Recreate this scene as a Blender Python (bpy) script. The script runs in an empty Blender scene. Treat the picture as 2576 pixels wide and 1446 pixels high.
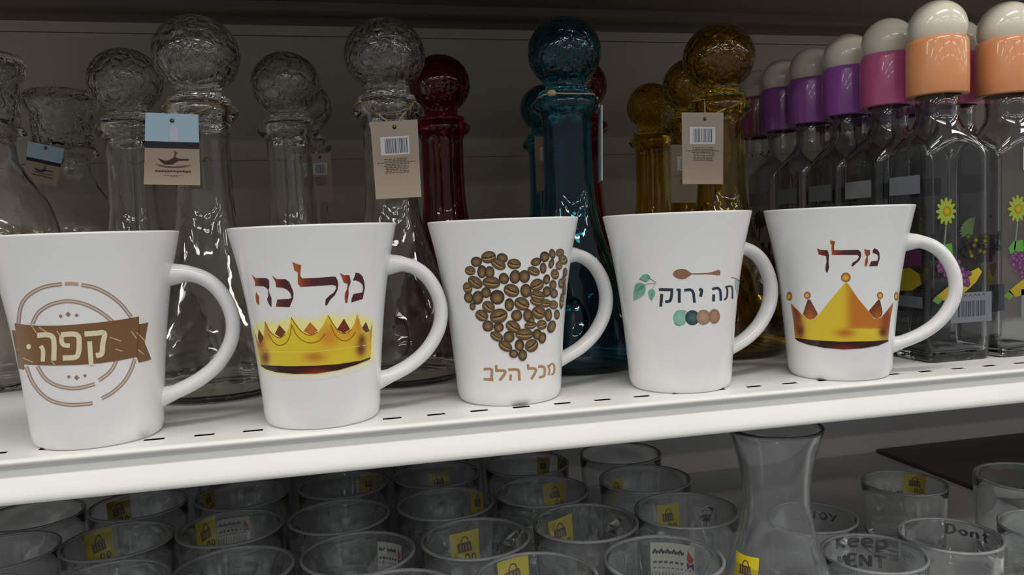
import bpy, math, random
import numpy as np
from mathutils import Vector, Matrix
from mathutils.geometry import tessellate_polygon

random.seed(7); rng = np.random.default_rng(7)
S = bpy.context.scene
COL = S.collection

# ------------------------------------------------------------------ camera
IMG_W, IMG_H = 2576, 1446
CAM = np.array([0.12328, -0.42848, 0.10115])
YAW, PITCH, ROLL, FPX = 0.22175, 0.06793, -0.03856, 1989.0
def cam_axes():
    cy, sy = math.cos(YAW), math.sin(YAW)
    f = np.array([sy*math.cos(PITCH), cy*math.cos(PITCH), -math.sin(PITCH)])
    r0 = np.array([cy, -sy, 0.0]); u0 = np.cross(r0, f)
    r = math.cos(ROLL)*r0 + math.sin(ROLL)*u0
    u = math.cos(ROLL)*u0 - math.sin(ROLL)*r0
    return r, u, f
RX, UP, FW = cam_axes()
cd = bpy.data.cameras.new('camera'); cam = bpy.data.objects.new('camera', cd); COL.objects.link(cam)
cd.sensor_fit = 'HORIZONTAL'; cd.sensor_width = 36.0; cd.lens = FPX/IMG_W*36.0
cd.clip_start = 0.01; cd.clip_end = 50
cam.matrix_world = Matrix(((RX[0], UP[0], -FW[0], CAM[0]), (RX[1], UP[1], -FW[1], CAM[1]),
                           (RX[2], UP[2], -FW[2], CAM[2]), (0, 0, 0, 1)))
S.camera = cam

# ------------------------------------------------------------------ world, lamps, exposure
w = bpy.data.worlds.new('shop_surroundings'); S.world = w; w.use_nodes = True
w.node_tree.nodes['Background'].inputs[0].default_value = (0.97, 0.98, 1.0, 1)
w.node_tree.nodes['Background'].inputs[1].default_value = 0.34
def lamp(x, y, z, sx, sy, power, col=(1.0, 0.965, 0.90)):
    l = bpy.data.lights.new('ceiling_tube', 'AREA'); l.shape = 'RECTANGLE'; l.size = sx; l.size_y = sy
    l.energy = power; l.color = col
    o = bpy.data.objects.new('ceiling_tube', l); COL.objects.link(o); o.location = (x, y, z)
    return o
# rows of fluorescent ceiling fixtures above the aisle
for ly, pw in ((-0.85, 19.0), (-2.3, 15.0), (-3.8, 12.0), (-5.3, 12.0)):
    for lx in (-3.5, -1.6, 0.3, 2.2, 4.1, 6.2, 8.3):
        lamp(lx, ly, 1.75, 1.25, 0.16, pw)
S.view_settings.view_transform = 'Standard'; S.view_settings.look = 'None'
S.view_settings.gamma = 1.0; S.view_settings.use_curve_mapping = False
S.view_settings.exposure = -0.36
S.cycles.max_bounces = 24; S.cycles.transmission_bounces = 24; S.cycles.glossy_bounces = 6
S.cycles.diffuse_bounces = 4; S.cycles.transparent_max_bounces = 16
S.cycles.sample_clamp_indirect = 12.0
S.cycles.use_adaptive_sampling = True; S.cycles.adaptive_threshold = 0.03

# ------------------------------------------------------------------ pixel -> direction helpers
def rays(px):
    px = np.atleast_2d(np.asarray(px, float))
    return FW + np.outer((px[:, 0]-IMG_W/2)/FPX, RX) - np.outer((px[:, 1]-IMG_H/2)/FPX, UP)
def on_plane(px, axis, val):
    d = rays(px); s = (val-CAM[axis])/d[:, axis]
    return CAM + d*s[:, None]

# ------------------------------------------------------------------ colours and materials
def lin(c):
    c = np.asarray(c, float)/255.0
    return np.where(c <= 0.04045, c/12.92, ((c+0.055)/1.055)**2.4)
WHITE_REF = lin([200])[0]
INK = 0.86
def ink(c):                       # print colour as seen on the lit mug -> its own albedo
    return np.clip(lin(c)/WHITE_REF*0.76*INK, 0.004, 0.85)
def pmat(name, base, rough=0.5, metal=0.0, trans=0.0, ior=1.45, spec=0.5, coat=0.0):
    m = bpy.data.materials.new(name); m.use_nodes = True
    b = m.node_tree.nodes['Principled BSDF']
    b.inputs['Base Color'].default_value = (*base, 1); b.inputs['Roughness'].default_value = rough
    b.inputs['Metallic'].default_value = metal; b.inputs['Transmission Weight'].default_value = trans
    b.inputs['IOR'].default_value = ior; b.inputs['Specular IOR Level'].default_value = spec
    b.inputs['Coat Weight'].default_value = coat
    return m
def add_bump(m, scale, strength, dist, kind='noise', detail=3, stretch=(1, 1, 1)):
    nt = m.node_tree; b = nt.nodes['Principled BSDF']
    tc = nt.nodes.new('ShaderNodeTexCoord'); mp = nt.nodes.new('ShaderNodeMapping')
    mp.inputs['Scale'].default_value = stretch
    nt.links.new(tc.outputs['Object'], mp.inputs[0])
    bu = nt.nodes.new('ShaderNodeBump'); bu.inputs['Strength'].default_value = strength
    bu.inputs['Distance'].default_value = dist
    if kind == 'crackle':
        v = nt.nodes.new('ShaderNodeTexVoronoi'); v.feature = 'DISTANCE_TO_EDGE'; v.inputs['Scale'].default_value = scale
        n = nt.nodes.new('ShaderNodeTexNoise'); n.inputs['Scale'].default_value = scale*0.6; n.inputs['Detail'].default_value = 3
        n2 = nt.nodes.new('ShaderNodeMixRGB'); n2.blend_type = 'ADD'; n2.inputs[0].default_value = 0.02
        nt.links.new(mp.outputs[0], n.inputs['Vector']); nt.links.new(mp.outputs[0], n2.inputs[1])
        nt.links.new(n.outputs['Color'], n2.inputs[2]); nt.links.new(n2.outputs[0], v.inputs['Vector'])
        cr = nt.nodes.new('ShaderNodeValToRGB'); cr.color_ramp.elements[1].position = 0.16
        nt.links.new(v.outputs['Distance'], cr.inputs[0])
        mx = nt.nodes.new('ShaderNodeMath'); mx.operation = 'ADD'
        nt.links.new(cr.outputs[0], mx.inputs[0]); nt.links.new(n.outputs['Fac'], mx.inputs[1])
        nt.links.new(mx.outputs[0], bu.inputs['Height'])
    else:
        n = nt.nodes.new('ShaderNodeTexNoise'); n.inputs['Scale'].default_value = scale; n.inputs['Detail'].default_value = detail
        nt.links.new(mp.outputs[0], n.inputs['Vector']); nt.links.new(n.outputs['Fac'], bu.inputs['Height'])
    nt.links.new(bu.outputs[0], b.inputs['Normal'])
    return m
def wear(m, base, amount=0.08, scale=9.0):
    nt = m.node_tree; b = nt.nodes['Principled BSDF']
    tc = nt.nodes.new('ShaderNodeTexCoord'); n = nt.nodes.new('ShaderNodeTexNoise')
    n.inputs['Scale'].default_value = scale; n.inputs['Detail'].default_value = 5
    r = nt.nodes.new('ShaderNodeValToRGB')
    r.color_ramp.elements[0].position = 0.3; r.color_ramp.elements[1].position = 0.75
    r.color_ramp.elements[0].color = (*[c*(1-amount) for c in base], 1); r.color_ramp.elements[1].color = (*base, 1)
    nt.links.new(tc.outputs['Object'], n.inputs['Vector']); nt.links.new(n.outputs['Fac'], r.inputs[0])
    nt.links.new(r.outputs[0], b.inputs['Base Color'])
    return m

M = {}
M['ceramic'] = pmat('white_glazed_ceramic', (0.76, 0.765, 0.765), 0.16, spec=0.45)
M['steel'] = wear(pmat('white_painted_steel', (0.82, 0.825, 0.80), 0.35), (0.82, 0.825, 0.80), 0.06, 14)
M['panel'] = wear(pmat('beige_painted_panel', (0.43, 0.375, 0.32), 0.5), (0.43, 0.375, 0.32), 0.07, 6)
M['soffit'] = wear(pmat('brown_grey_shaded_steel', (0.14, 0.11, 0.09), 0.5), (0.14, 0.11, 0.09), 0.1, 8)  # own brown of the bare board; elsewhere shade darkened into off-white metal
M['greysteel'] = wear(pmat('grey_painted_steel', (0.82, 0.83, 0.84), 0.4), (0.82, 0.83, 0.84), 0.08, 9)
def glass(name, col, crackle=None, rough=0.0, bump=None):
    m = pmat(name, col, rough, trans=1.0, ior=1.47)
    if crackle: add_bump(m, crackle[0], crackle[1], crackle[2], 'crackle')
    elif bump: add_bump(m, *bump)
    return m
TINT = {'clear': (0.91, 0.905, 0.875), 'teal': (0.05, 0.42, 0.53), 'red': (0.45, 0.008, 0.03), 'amber': (0.74, 0.54, 0.04)}
for k, c in TINT.items():
    M[k+'_ball'] = glass(k+'_crackled_glass', c, crackle=(82, 0.45, 0.0013))
    M[k+'_body'] = glass(k+'_rippled_glass', c, bump=(70, 0.35, 0.0016, 'noise', 2, (1, 1, 0.55)))
M['cup'] = pmat('clear_cup_glass', (0.965, 0.985, 0.985), 0.0, trans=0.98, ior=1.47)
M['rim'] = pmat('fire_polished_rim', (0.84, 0.88, 0.89), 0.22, trans=0.82, ior=1.47)  # whitish mix paints in the light that the rims reflect
M['bottle'] = glass('shade_tinted_bottle_glass', (0.70, 0.71, 0.71), bump=(22, 0.12, 0.002, 'noise', 1))  # clear glass, tinted to carry the darkness of its surroundings
M['twine'] = add_bump(pmat('jute_twine', (0.42, 0.30, 0.16), 0.9), 900, 0.6, 0.0005)
M['ball_cream'] = pmat('cream_plastic_ball', (0.70, 0.66, 0.54), 0.18, coat=0.3)
for n, c in (('orange', (0.66, 0.28, 0.12)), ('pink', (0.60, 0.13, 0.29)), ('purple', (0.33, 0.10, 0.40)), ('plum', (0.34, 0.09, 0.17))):
    M['cap_'+n] = pmat(n+'_plastic_cap', c, 0.22, coat=0.3)
def attr_mat(name, rough):
    m = pmat(name, (1, 1, 1), rough); nt = m.node_tree
    a = nt.nodes.new('ShaderNodeAttribute'); a.attribute_name = 'Col'
    nt.links.new(a.outputs['Color'], nt.nodes['Principled BSDF'].inputs['Base Color'])
    return m
M['print'] = attr_mat('fired_print_ink', 0.22)
M['paper'] = attr_mat('printed_paper', 0.7)

# ------------------------------------------------------------------ object helpers
def mesh_obj(name, v, f, mat, parent=None, smooth=True, col=None, loc=None):
    me = bpy.data.meshes.new(name)
    me.from_pydata([tuple(map(float, p)) for p in v], [], [tuple(map(int, q)) for q in f])
    if col is not None:
        a = me.color_attributes.new('Col', 'FLOAT_COLOR', 'POINT')
        c = np.ones((len(v), 4), np.float32); c[:, :3] = col
        a.data.foreach_set('color', c.ravel())
    me.materials.append(mat)
    if smooth: me.polygons.foreach_set('use_smooth', np.ones(len(me.polygons), bool))
    me.update()
    o = bpy.data.objects.new(name, me); COL.objects.link(o)
    if parent is not None: o.parent = parent
    if loc is not None: o.location = loc
    return o
def thing(name, label, cat, loc=(0, 0, 0), rz=0.0, group=None):
    o = bpy.data.objects.new(name, None); COL.objects.link(o)
    o.empty_display_size = 0.01; o.location = loc; o.rotation_euler = (0, 0, rz)
    return tag(o, label, cat, group)
def tag(o, label=None, cat=None, group=None, kind=None):
    if label: o['label'] = label
    if cat: o['category'] = cat
    if group: o['group'] = group
    if kind: o['kind'] = kind
    return o
def lathe(prof, seg=64, closed=False):
    v, f, rings = [], [], []
    for r, z in prof:
        if r < 1e-7:
            rings.append([len(v)]); v.append((0, 0, z))
        else:
            rings.append(list(range(len(v), len(v)+seg)))
            v += [(r*math.cos(2*math.pi*i/seg), r*math.sin(2*math.pi*i/seg), z) for i in range(seg)]
    n = len(rings)
    for k in range(n if closed else n-1):
        a, b = rings[k], rings[(k+1) % n]
        for i in range(seg):
            j = (i+1) % seg
            if len(a) == 1 and len(b) == 1: continue
            if len(a) == 1: f.append((a[0], b[j], b[i]))
            elif len(b) == 1: f.append((a[i], a[j], b[0]))
            else: f.append((a[i], a[j], b[j], b[i]))
    return v, f
def smooth_path(P, n=6, closed=False):
    P = np.asarray(P, float)
    if len(P) < 3: return np.array([P[0]+(P[1]-P[0])*t for t in np.linspace(0, 1, n+1)])
    Q = np.vstack([2*P[0]-P[1], P, 2*P[-1]-P[-2]]) if not closed else np.vstack([P[-1], P, P[0], P[1]])
    out = []
    for i in range(1, len(Q)-2):
        p0, p1, p2, p3 = Q[i-1], Q[i], Q[i+1], Q[i+2]
        for t in np.linspace(0, 1, n, endpoint=False):
            out.append(0.5*((2*p1)+(-p0+p2)*t+(2*p0-5*p1+4*p2-p3)*t*t+(-p0+3*p1-3*p2+p3)*t**3))
    if not closed: out.append(Q[-2])
    return np.array(out)
def tube(path, ra, rb=None, seg=12, side=None, cap=True):
    """sweep an ellipse (ra in the bending plane, rb along 'side') along path"""
    P = np.asarray(path, float); n = len(P)
    ra = np.broadcast_to(np.asarray(ra, float), (n,)); rb = ra if rb is None else np.broadcast_to(np.asarray(rb, float), (n,))
    T = np.gradient(P, axis=0); T /= np.linalg.norm(T, axis=1)[:, None]
    v, f = [], []
    ref = np.array(side, float) if side is not None else None
    B = None
    for i in range(n):
        if ref is not None: b = ref
        else:
            if B is None:
                B = np.cross(T[0], (0, 0, 1)) if abs(T[0][2]) < 0.9 else np.cross(T[0], (1, 0, 0))
            b = B - T[i]*np.dot(B, T[i])
        b = b/np.linalg.norm(b); B = b
        nn = np.cross(b, T[i])
        for k in range(seg):
            a = 2*math.pi*k/seg
            v.append(P[i]+nn*ra[i]*math.cos(a)+b*rb[i]*math.sin(a))
    for i in range(n-1):
        for k in range(seg):
            j = (k+1) % seg
            f.append((i*seg+k, i*seg+j, (i+1)*seg+j, (i+1)*seg+k))
    if cap:
        f.append(tuple(range(seg))[::-1]); f.append(tuple((n-1)*seg+k for k in range(seg)))
    return v, f
def box(x0, x1, y0, y1, z0, z1):
    v = [(x, y, z) for z in (z0, z1) for y in (y0, y1) for x in (x0, x1)]
    return v, [(0, 2, 3, 1), (4, 5, 7, 6), (0, 1, 5, 4), (2, 6, 7, 3), (0, 4, 6, 2), (1, 3, 7, 5)]
def join(parts):
    v, f = [], []
    for a, b in parts:
        o = len(v); v += list(a); f += [tuple(i+o for i in q) for q in b]
    return v, f
def copy_tree(o, parent=None):
    c = o.copy(); COL.objects.link(c)
    if parent is not None: c.parent = parent
    for ch in list(o.children): copy_tree(ch, c)
    return c
def bevel(o, w, seg=2):
    m = o.modifiers.new('bevel', 'BEVEL'); m.width = w; m.segments = seg; m.limit_method = 'ANGLE'
    return o

# ------------------------------------------------------------------ flat print helpers (2-D layout, then laid on a surface)
class Sheet:
    """collects coloured 2-D shapes in photo pixels"""
    def __init__(s, x0=0, y0=0, k=1.0):
        s.o = np.array([x0, y0], float); s.k = k; s.v = []; s.c = []; s.l = []; s.f = []; s.n = 0
    def px(s, P): return s.o+np.asarray(P, float)*s.k
    def _add(s, P, F, C, layer):
        s.v.append(P); s.c.append(np.broadcast_to(C, (len(P), 3))); s.l.append(np.full(len(P), float(layer)))
        s.f += [tuple(i+s.n for i in q) for q in F]; s.n += len(P)
    def poly(s, P, col, layer=0, edge=7.0):
        P = np.asarray(P, float)
        tris = tessellate_polygon([[Vector((a, b, 0)) for a, b in P]])
        T = [P[list(t)] for t in tris]; out = []
        lim = edge/s.k
        while T:
            t = T.pop(); L = [np.linalg.norm(t[i]-t[(i+1) % 3]) for i in range(3)]
            i = int(np.argmax(L))
            if L[i] <= lim: out.append(t); continue
            a, b, c = t[i], t[(i+1) % 3], t[(i+2) % 3]; m = (a+b)/2
            T.append(np.array([a, m, c])); T.append(np.array([m, b, c]))
        V = np.vstack(out); U, inv = np.unique(np.round(V, 3), axis=0, return_inverse=True); inv = inv.ravel()
        C = np.array([col(x, y) for x, y in U]) if callable(col) else col
        s._add(s.px(U), inv.reshape(-1, 3), ink(C), layer)
    def stroke(s, P, wd, col, layer=0, sm=True, n=5):
        Q = smooth_path(P, n) if sm else np.vstack([smooth_path(P[i:i+2], n)[(1 if i else 0):] for i in range(len(P)-1)])
        T = np.gradient(Q, axis=0); T /= np.maximum(np.linalg.norm(T, axis=1), 1e-9)[:, None]
        N = np.stack([-T[:, 1], T[:, 0]], 1)*wd/2
        V = np.vstack([Q+N, Q-N]); m = len(Q)
        C = np.array([col(x, y) for x, y in V]) if callable(col) else col
        s._add(s.px(V), [(i, i+1, m+i+1, m+i) for i in range(m-1)], ink(C), layer)
    def disc(s, cx, cy, rx, ry, c0, c1=None, layer=0, rot=0, seg=18, rings=(0.45, 0.75, 1.0), off=(0, 0)):
        c1 = c0 if c1 is None else c1
        ca, sa = math.cos(math.radians(rot)), math.sin(math.radians(rot))
        V = [(cx+off[0], cy+off[1])]; C = [np.asarray(c0, float)]; F = []
        for q, t in enumerate(rings):
            for k in range(seg):
                a = 2*math.pi*k/seg; x, y = rx*t*math.cos(a), ry*t*math.sin(a); o = 1-t
                V.append((cx+off[0]*o+x*ca-y*sa, cy+off[1]*o+x*sa+y*ca))
                C.append(np.asarray(c0, float)*(1-t**1.6)+np.asarray(c1, float)*t**1.6)
            for k in range(seg):
                j = (k+1) % seg; b = 1+q*seg
                F.append((0, b+k, b+j) if q == 0 else (b-seg+k, b+k, b+j, b-seg+j))
        s._add(s.px(V), F, ink(np.array(C)), layer)
    def build(s, name, surf, mat, parent, base=0.00012, step=0.00006, keep_world=True):
        P, N = surf(np.vstack(s.v)); L = np.concatenate(s.l)
        W = P+N*(base+step*L)[:, None]
        if keep_world:
            mi = parent_inv(parent); W = np.c_[W, np.ones(len(W))]@np.array(mi).T; W = W[:, :3]
        return mesh_obj(name, W, s.f, mat, parent, True, np.vstack(s.c))
def parent_inv(o):
    return (Matrix.Translation(o.location) @ o.rotation_euler.to_matrix().to_4x4()).inverted()
def plane_surf(axis, val, nrm):
    def g(px):
        P = on_plane(px, axis, val); return P, np.broadcast_to(np.asarray(nrm, float), P.shape)
    return g

# =================================================================== THE SHELVING
D = 0.47                       # depth to the back panel
XL, XR = -1.60, 2.40
# back panel: separate sheet panels with narrow joints
wb = bpy.data.objects.new('wall_back', None); COL.objects.link(wb); tag(wb, kind='structure'); wb['label'] = 'beige back panel of the shelving behind the glassware'
for z0, z1, dy in ((-0.0225, 0.1900, 0.0022), (0.1908, 0.3225, 0.0010), (0.3233, 0.46, 0.0)):
    o = bevel(mesh_obj('panel', *box(XL, XR, D+dy, D+0.012, z0, z1), M['panel'], wb, False), 0.0002)
M['panel_brightened'] = wear(pmat('grey_panel_brightened', (0.80, 0.79, 0.78), 0.5), (0.80, 0.79, 0.78), 0.06, 6)  # lower bay's stronger light put into the panel colour
bevel(mesh_obj('panel', *box(XL, XR, D+0.001, D+0.012, -0.235, -0.0235), M['panel_brightened'], wb, False), 0.0002)
# display shelf carrying mugs, decanters and bottles
sh = thing('display_shelf', 'white painted steel shelf with slotted front edge under the printed mugs', 'shelf')
SLOT_Y, SLOT_W, SLOT_D = 0.0168, 0.0104, 0.0050
t = 0.0004
parts = [box(XL, XR, SLOT_Y+SLOT_D/2, D-0.001, -t, 0), box(XL, XR, 0.0008, SLOT_Y-SLOT_D/2, -t, 0)]
x = XL; k0 = math.floor((XL-0.0264)/0.025)
xs = [0.0264+0.025*i for i in range(k0+1, int((XR-0.0264)/0.025))]
prev = XL
for sx in xs:
    parts.append(box(prev, sx-SLOT_W/2, SLOT_Y-SLOT_D/2, SLOT_Y+SLOT_D/2, -t, 0)); prev = sx+SLOT_W/2
parts.append(box(prev, XR, SLOT_Y-SLOT_D/2, SLOT_Y+SLOT_D/2, -t, 0))
mesh_obj('slotted_top', *join(parts), M['steel'], sh, False)
mesh_obj('under_tray', *join([box(XL, XR, 0.004, D-0.001, -0.0225, -0.0215), box(XL, XR, D-0.003, D-0.001, -0.0215, -t)]), M['soffit'], sh, False)  # tray coloured dark to give the slots their shade
# rolled front lip: bead on top, shallow groove, face sloping outwards to the lower edge
prof = [(0.0040, -0.0004), (0.0010, 0.0000), (-0.0008, -0.0001), (-0.0019, -0.0007), (-0.0024, -0.0016), (-0.0019, -0.0026),
        (-0.0004, -0.0032), (0.0016, -0.0037), (0.0027, -0.0047), (0.0029, -0.0060), (0.0024, -0.0078), (0.0008, -0.0110), (-0.0009, -0.0145),
        (-0.0024, -0.0178), (-0.0029, -0.0198), (-0.0026, -0.0216), (-0.0014, -0.0226), (0.0002, -0.0228), (0.0046, -0.0226), (0.0046, -0.0200), (0.0046, -0.0060)]
lv = []; lf = []; n = len(prof)
for xx in (XL, XR): lv += [(xx, a, b) for a, b in prof]
lf = [(i, (i+1) % n, n+(i+1) % n, n+i) for i in range(n)]
mesh_obj('front_lip', lv, lf, M['steel'], sh, True)
# the shelf above
us = thing('upper_shelf', 'dark underside of the shelf above the decanters', 'shelf', (0, 0, 0.3420))
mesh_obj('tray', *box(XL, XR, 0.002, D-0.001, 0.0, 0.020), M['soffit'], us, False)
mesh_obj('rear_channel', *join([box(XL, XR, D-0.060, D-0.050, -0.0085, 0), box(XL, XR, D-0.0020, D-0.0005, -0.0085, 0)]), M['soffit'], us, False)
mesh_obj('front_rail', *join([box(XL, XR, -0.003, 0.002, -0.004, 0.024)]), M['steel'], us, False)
# lower shelf boards (one joint, the right-hand board a little higher)
ZF = -0.205
JX = 0.81
o = mesh_obj('lower_shelf_board', *box(XL, JX-0.001, -0.02, D-0.001, ZF-0.012, ZF), M['greysteel'], None, False)
tag(bevel(o, 0.001), 'grey steel shelf board under the rows of clear glass cups', 'shelf')
o = mesh_obj('lower_shelf_board', *box(JX+0.001, XR, -0.02, D-0.001, ZF-0.012, ZF+0.004), M['soffit'], None, False)
tag(bevel(o, 0.001), 'darker bare shelf board beside the rows of glass cups', 'shelf')

# =================================================================== MUGS
MH = 0.1100
_mz = np.array([0.0, 0.0015, 0.0045, 0.0124, 0.0390, 0.0660, 0.0924, 0.1099]); _mr = np.array([0.0296, 0.0312, 0.0321, 0.0328, 0.0351, 0.0382, 0.0427, 0.0466])
def _spl(z):
    z = np.asarray(z, float); x = _mz; y = _mr
    d = np.gradient(y, x); i = np.clip(np.searchsorted(x, z)-1, 0, len(x)-2)
    h = x[i+1]-x[i]; s = np.clip((z-x[i])/h, 0, 1)
    return (2*s**3-3*s**2+1)*y[i]+(s**3-2*s**2+s)*h*d[i]+(-2*s**3+3*s**2)*y[i+1]+(s**3-s**2)*h*d[i+1]
_zs = np.linspace(0.0045, 0.1088, 40)
out = [(0.0, 0.0012), (0.0262, 0.0012), (0.0275, 0.0), (0.0296, 0.0), (0.0312, 0.0015)]+[(float(_spl(z)), float(z)) for z in _zs]
RT = 0.0466
out += [(RT-0.0001, 0.1094), (RT-0.0007, 0.1099), (RT-0.0015, 0.11), (RT-0.0024, 0.1097), (RT-0.0030, 0.1088)]
out += [(float(_spl(z))-0.0031, float(z)) for z in np.linspace(0.107, 0.009, 26)]+[(0.026, 0.0062), (0.016, 0.0055), (0.0, 0.0055)]
mug_mesh = lathe(out, 128)
hp = smooth_path([(0.0370, 0.0855), (0.0430, 0.0860), (0.0500, 0.0858), (0.0578, 0.0828), (0.0645, 0.0768), (0.0697, 0.0672), (0.0716, 0.0562), (0.0692, 0.0450),
                  (0.0618, 0.0340), (0.0518, 0.0262), (0.0410, 0.0212), (0.0345, 0.0192), (0.0308, 0.0185)], 5)
hw = np.interp(np.linspace(0, 1, len(hp)), [0, .08, .18, .5, .85, .94, 1], [.0068, .0060, .0043, .0040, .0042, .0054, .0064])
hb = np.interp(np.linspace(0, 1, len(hp)), [0, .08, .18, .5, .85, .94, 1], [.0076, .0068, .0060, .0062, .0060, .0064, .0070])
hv, hf = tube([(a, 0, b) for a, b in hp], hw, hb, 20, side=(0, 1, 0))

def mug_surf(X, Y):
    def g(px):
        d = rays(px); n = len(d)
        c = np.array([X, Y]); dx = d[:, :2]; oc = CAM[:2]-c
        s_near = -(dx@oc)/(dx**2).sum(1)                  # closest approach to the axis
        def F(s):
            P = CAM+d*s[:, None]; return np.hypot(P[:, 0]-X, P[:, 1]-Y)-_spl(np.clip(P[:, 2], 0.0045, 0.1099))
        lo = s_near-0.06/np.linalg.norm(dx, axis=1); hi = s_near.copy()
        for _ in range(40):
            m = (lo+hi)/2; inside = F(m) < 0; hi = np.where(inside, m, hi); lo = np.where(inside, lo, m)
        P = CAM+d*hi[:, None]
        A = np.arctan2(P[:, 1]-Y, P[:, 0]-X); R = _spl(np.clip(P[:, 2], 0.0045, 0.1099))
        N = np.stack([np.cos(A), np.sin(A), np.zeros(n)], 1)
        P = np.stack([X+R*np.cos(A), Y+R*np.sin(A), P[:, 2]], 1)
        return P, N
    return g
MUGS = [(-0.00486, 0.03609, 4), (0.11364, 0.03463, 5), (0.22691, 0.04957, 11), (0.33770, 0.04072, 7), (0.44908, 0.03397, -24)]
MLAB = ['white ceramic mug printed with a brown round coffee stamp and ribbon',
        'white ceramic mug printed with a wide glowing gold crown and maroon lettering',
        'white ceramic mug printed with a heart of coffee beans',
        'white ceramic mug printed with green tea leaves and a brown spoon',
        'white ceramic mug printed with a tall five-point gold crown topped by balls']
mugs = []; msurf = []
for (X, Y, a), lb in zip(MUGS, MLAB):
    t_ = thing('mug', lb, 'mug', (X, Y, 0), 0, 'printed white mugs lined up on the shelf edge')
    mesh_obj('body', *mug_mesh, M['ceramic'], t_)
    h = mesh_obj('handle', hv, hf, M['ceramic'], t_); h.rotation_euler = (0, 0, math.radians(a))
    mugs.append(t_); msurf.append(mug_surf(X, Y))
def lerp(a, b, t):
    t = min(1, max(0, t)); return np.asarray(a, float)*(1-t)+np.asarray(b, float)*t
def gauss(x, y, cx, cy, sx, sy): return math.exp(-((x-cx)/sx)**2-((y-cy)/sy)**2)
MUGWHITE = np.array([213, 213.5, 213.5])

# ---- mug 1: coffee stamp
K = 450/1142
s = Sheet(0, 580, K); BR = (150, 108, 66); LT = (186, 172, 162); DK = (146, 116, 98)
def ring(P):
    s.stroke(P, 20, LT, 0)
    Q = smooth_path(P, 4); T = np.gradient(Q, axis=0); T /= np.linalg.norm(T, axis=1)[:, None]; N = np.stack([-T[:, 1], T[:, 0]], 1)
    s.stroke(Q+N*9, 5, DK, 1, n=2); s.stroke(Q-N*9, 5, DK, 1, n=2)
ring([(118, 592), (128, 510), (150, 450), (205, 396), (290, 357), (395, 340)])
s.stroke([(415, 340), (450, 338), (500, 342)], 22, (176, 152, 134), 0)
ring([(520, 346), (600, 362), (690, 405), (770, 468), (838, 552)])
ring([(168, 868), (205, 960), (260, 1035), (330, 1085), (420, 1108), (500, 1110), (592, 1100)])
ring([(650, 1070), (720, 1030), (790, 965), (835, 890), (860, 818)])
ring([(208, 592), (240, 530), (300, 482), (380, 455), (450, 450), (530, 465), (620, 505), (680, 548), (722, 584)])
ring([(240, 866), (285, 938), (350, 982), (430, 1003), (510, 1003), (605, 978)])
ring([(632, 955), (690, 912), (725, 868), (742, 828)])
for cx, cy, r in ((388, 545, 13), (435, 534, 17), (490, 540, 13), (440, 933, 12), (490, 938, 17), (543, 925, 12)):
    s.poly([(cx-r, cy), (cx, cy-r), (cx+r, cy), (cx, cy+r)], (140, 108, 90), 0)
s.build('stamp_rings', msurf[0], M['print'], mugs[0])
s = Sheet(0, 580, K)
rib = [(95, 590), (160, 600), (250, 607), (380, 606), (500, 598), (640, 585), (760, 570), (885, 548), (887, 598), (945, 586), (922, 714), (964, 822), (886, 843), (872, 806),
       (760, 828), (640, 845), (500, 856), (350, 860), (200, 856), (152, 852), (156, 888), (122, 880), (104, 770), (78, 634), (102, 638)]
s.poly(rib, lambda x, y: lerp((118, 86, 54), (112, 82, 54), x/900), 2, 9)
s.stroke([(887, 598), (880, 700), (872, 806)], 5, (92, 66, 44), 3)
ribbon = s.build('ribbon', msurf[0], M['print'], mugs[0])
s = Sheet(0, 580, K); CR = (208, 199, 172)
for P, wd in (([(240, 668), (300, 664), (335, 676), (347, 715), (346, 828)], 33), ([(262, 735), (278, 765), (276, 835)], 27),
              ([(392, 664), (470, 660), (502, 676), (506, 730), (500, 785), (478, 808), (402, 812)], 33), ([(398, 664), (394, 700), (408, 728), (448, 734)], 29),
              ([(540, 660), (610, 655), (665, 655), (656, 720), (648, 785), (612, 797)], 33), ([(572, 706), (577, 780), (583, 860)], 31)):
    s.stroke(P, wd, CR, 0, n=6)
for P in ([(195, 590), (235, 650)], [(250, 615), (330, 668)], [(150, 812), (215, 840)], [(365, 640), (400, 690)], [(700, 680), (772, 705)], [(835, 640), (870, 690)], [(870, 650), (925, 705)], [(880, 760), (915, 790)], [(735, 755), (780, 770)], [(330, 830), (352, 856)]):
    s.stroke(P, 7, (190, 160, 120), 0, n=2)
s.disc(187, 740, 15, 17, (225, 220, 210), (210, 190, 165))
s.build('lettering', msurf[0], M['print'], mugs[0], 0.00032).parent = ribbon

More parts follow.
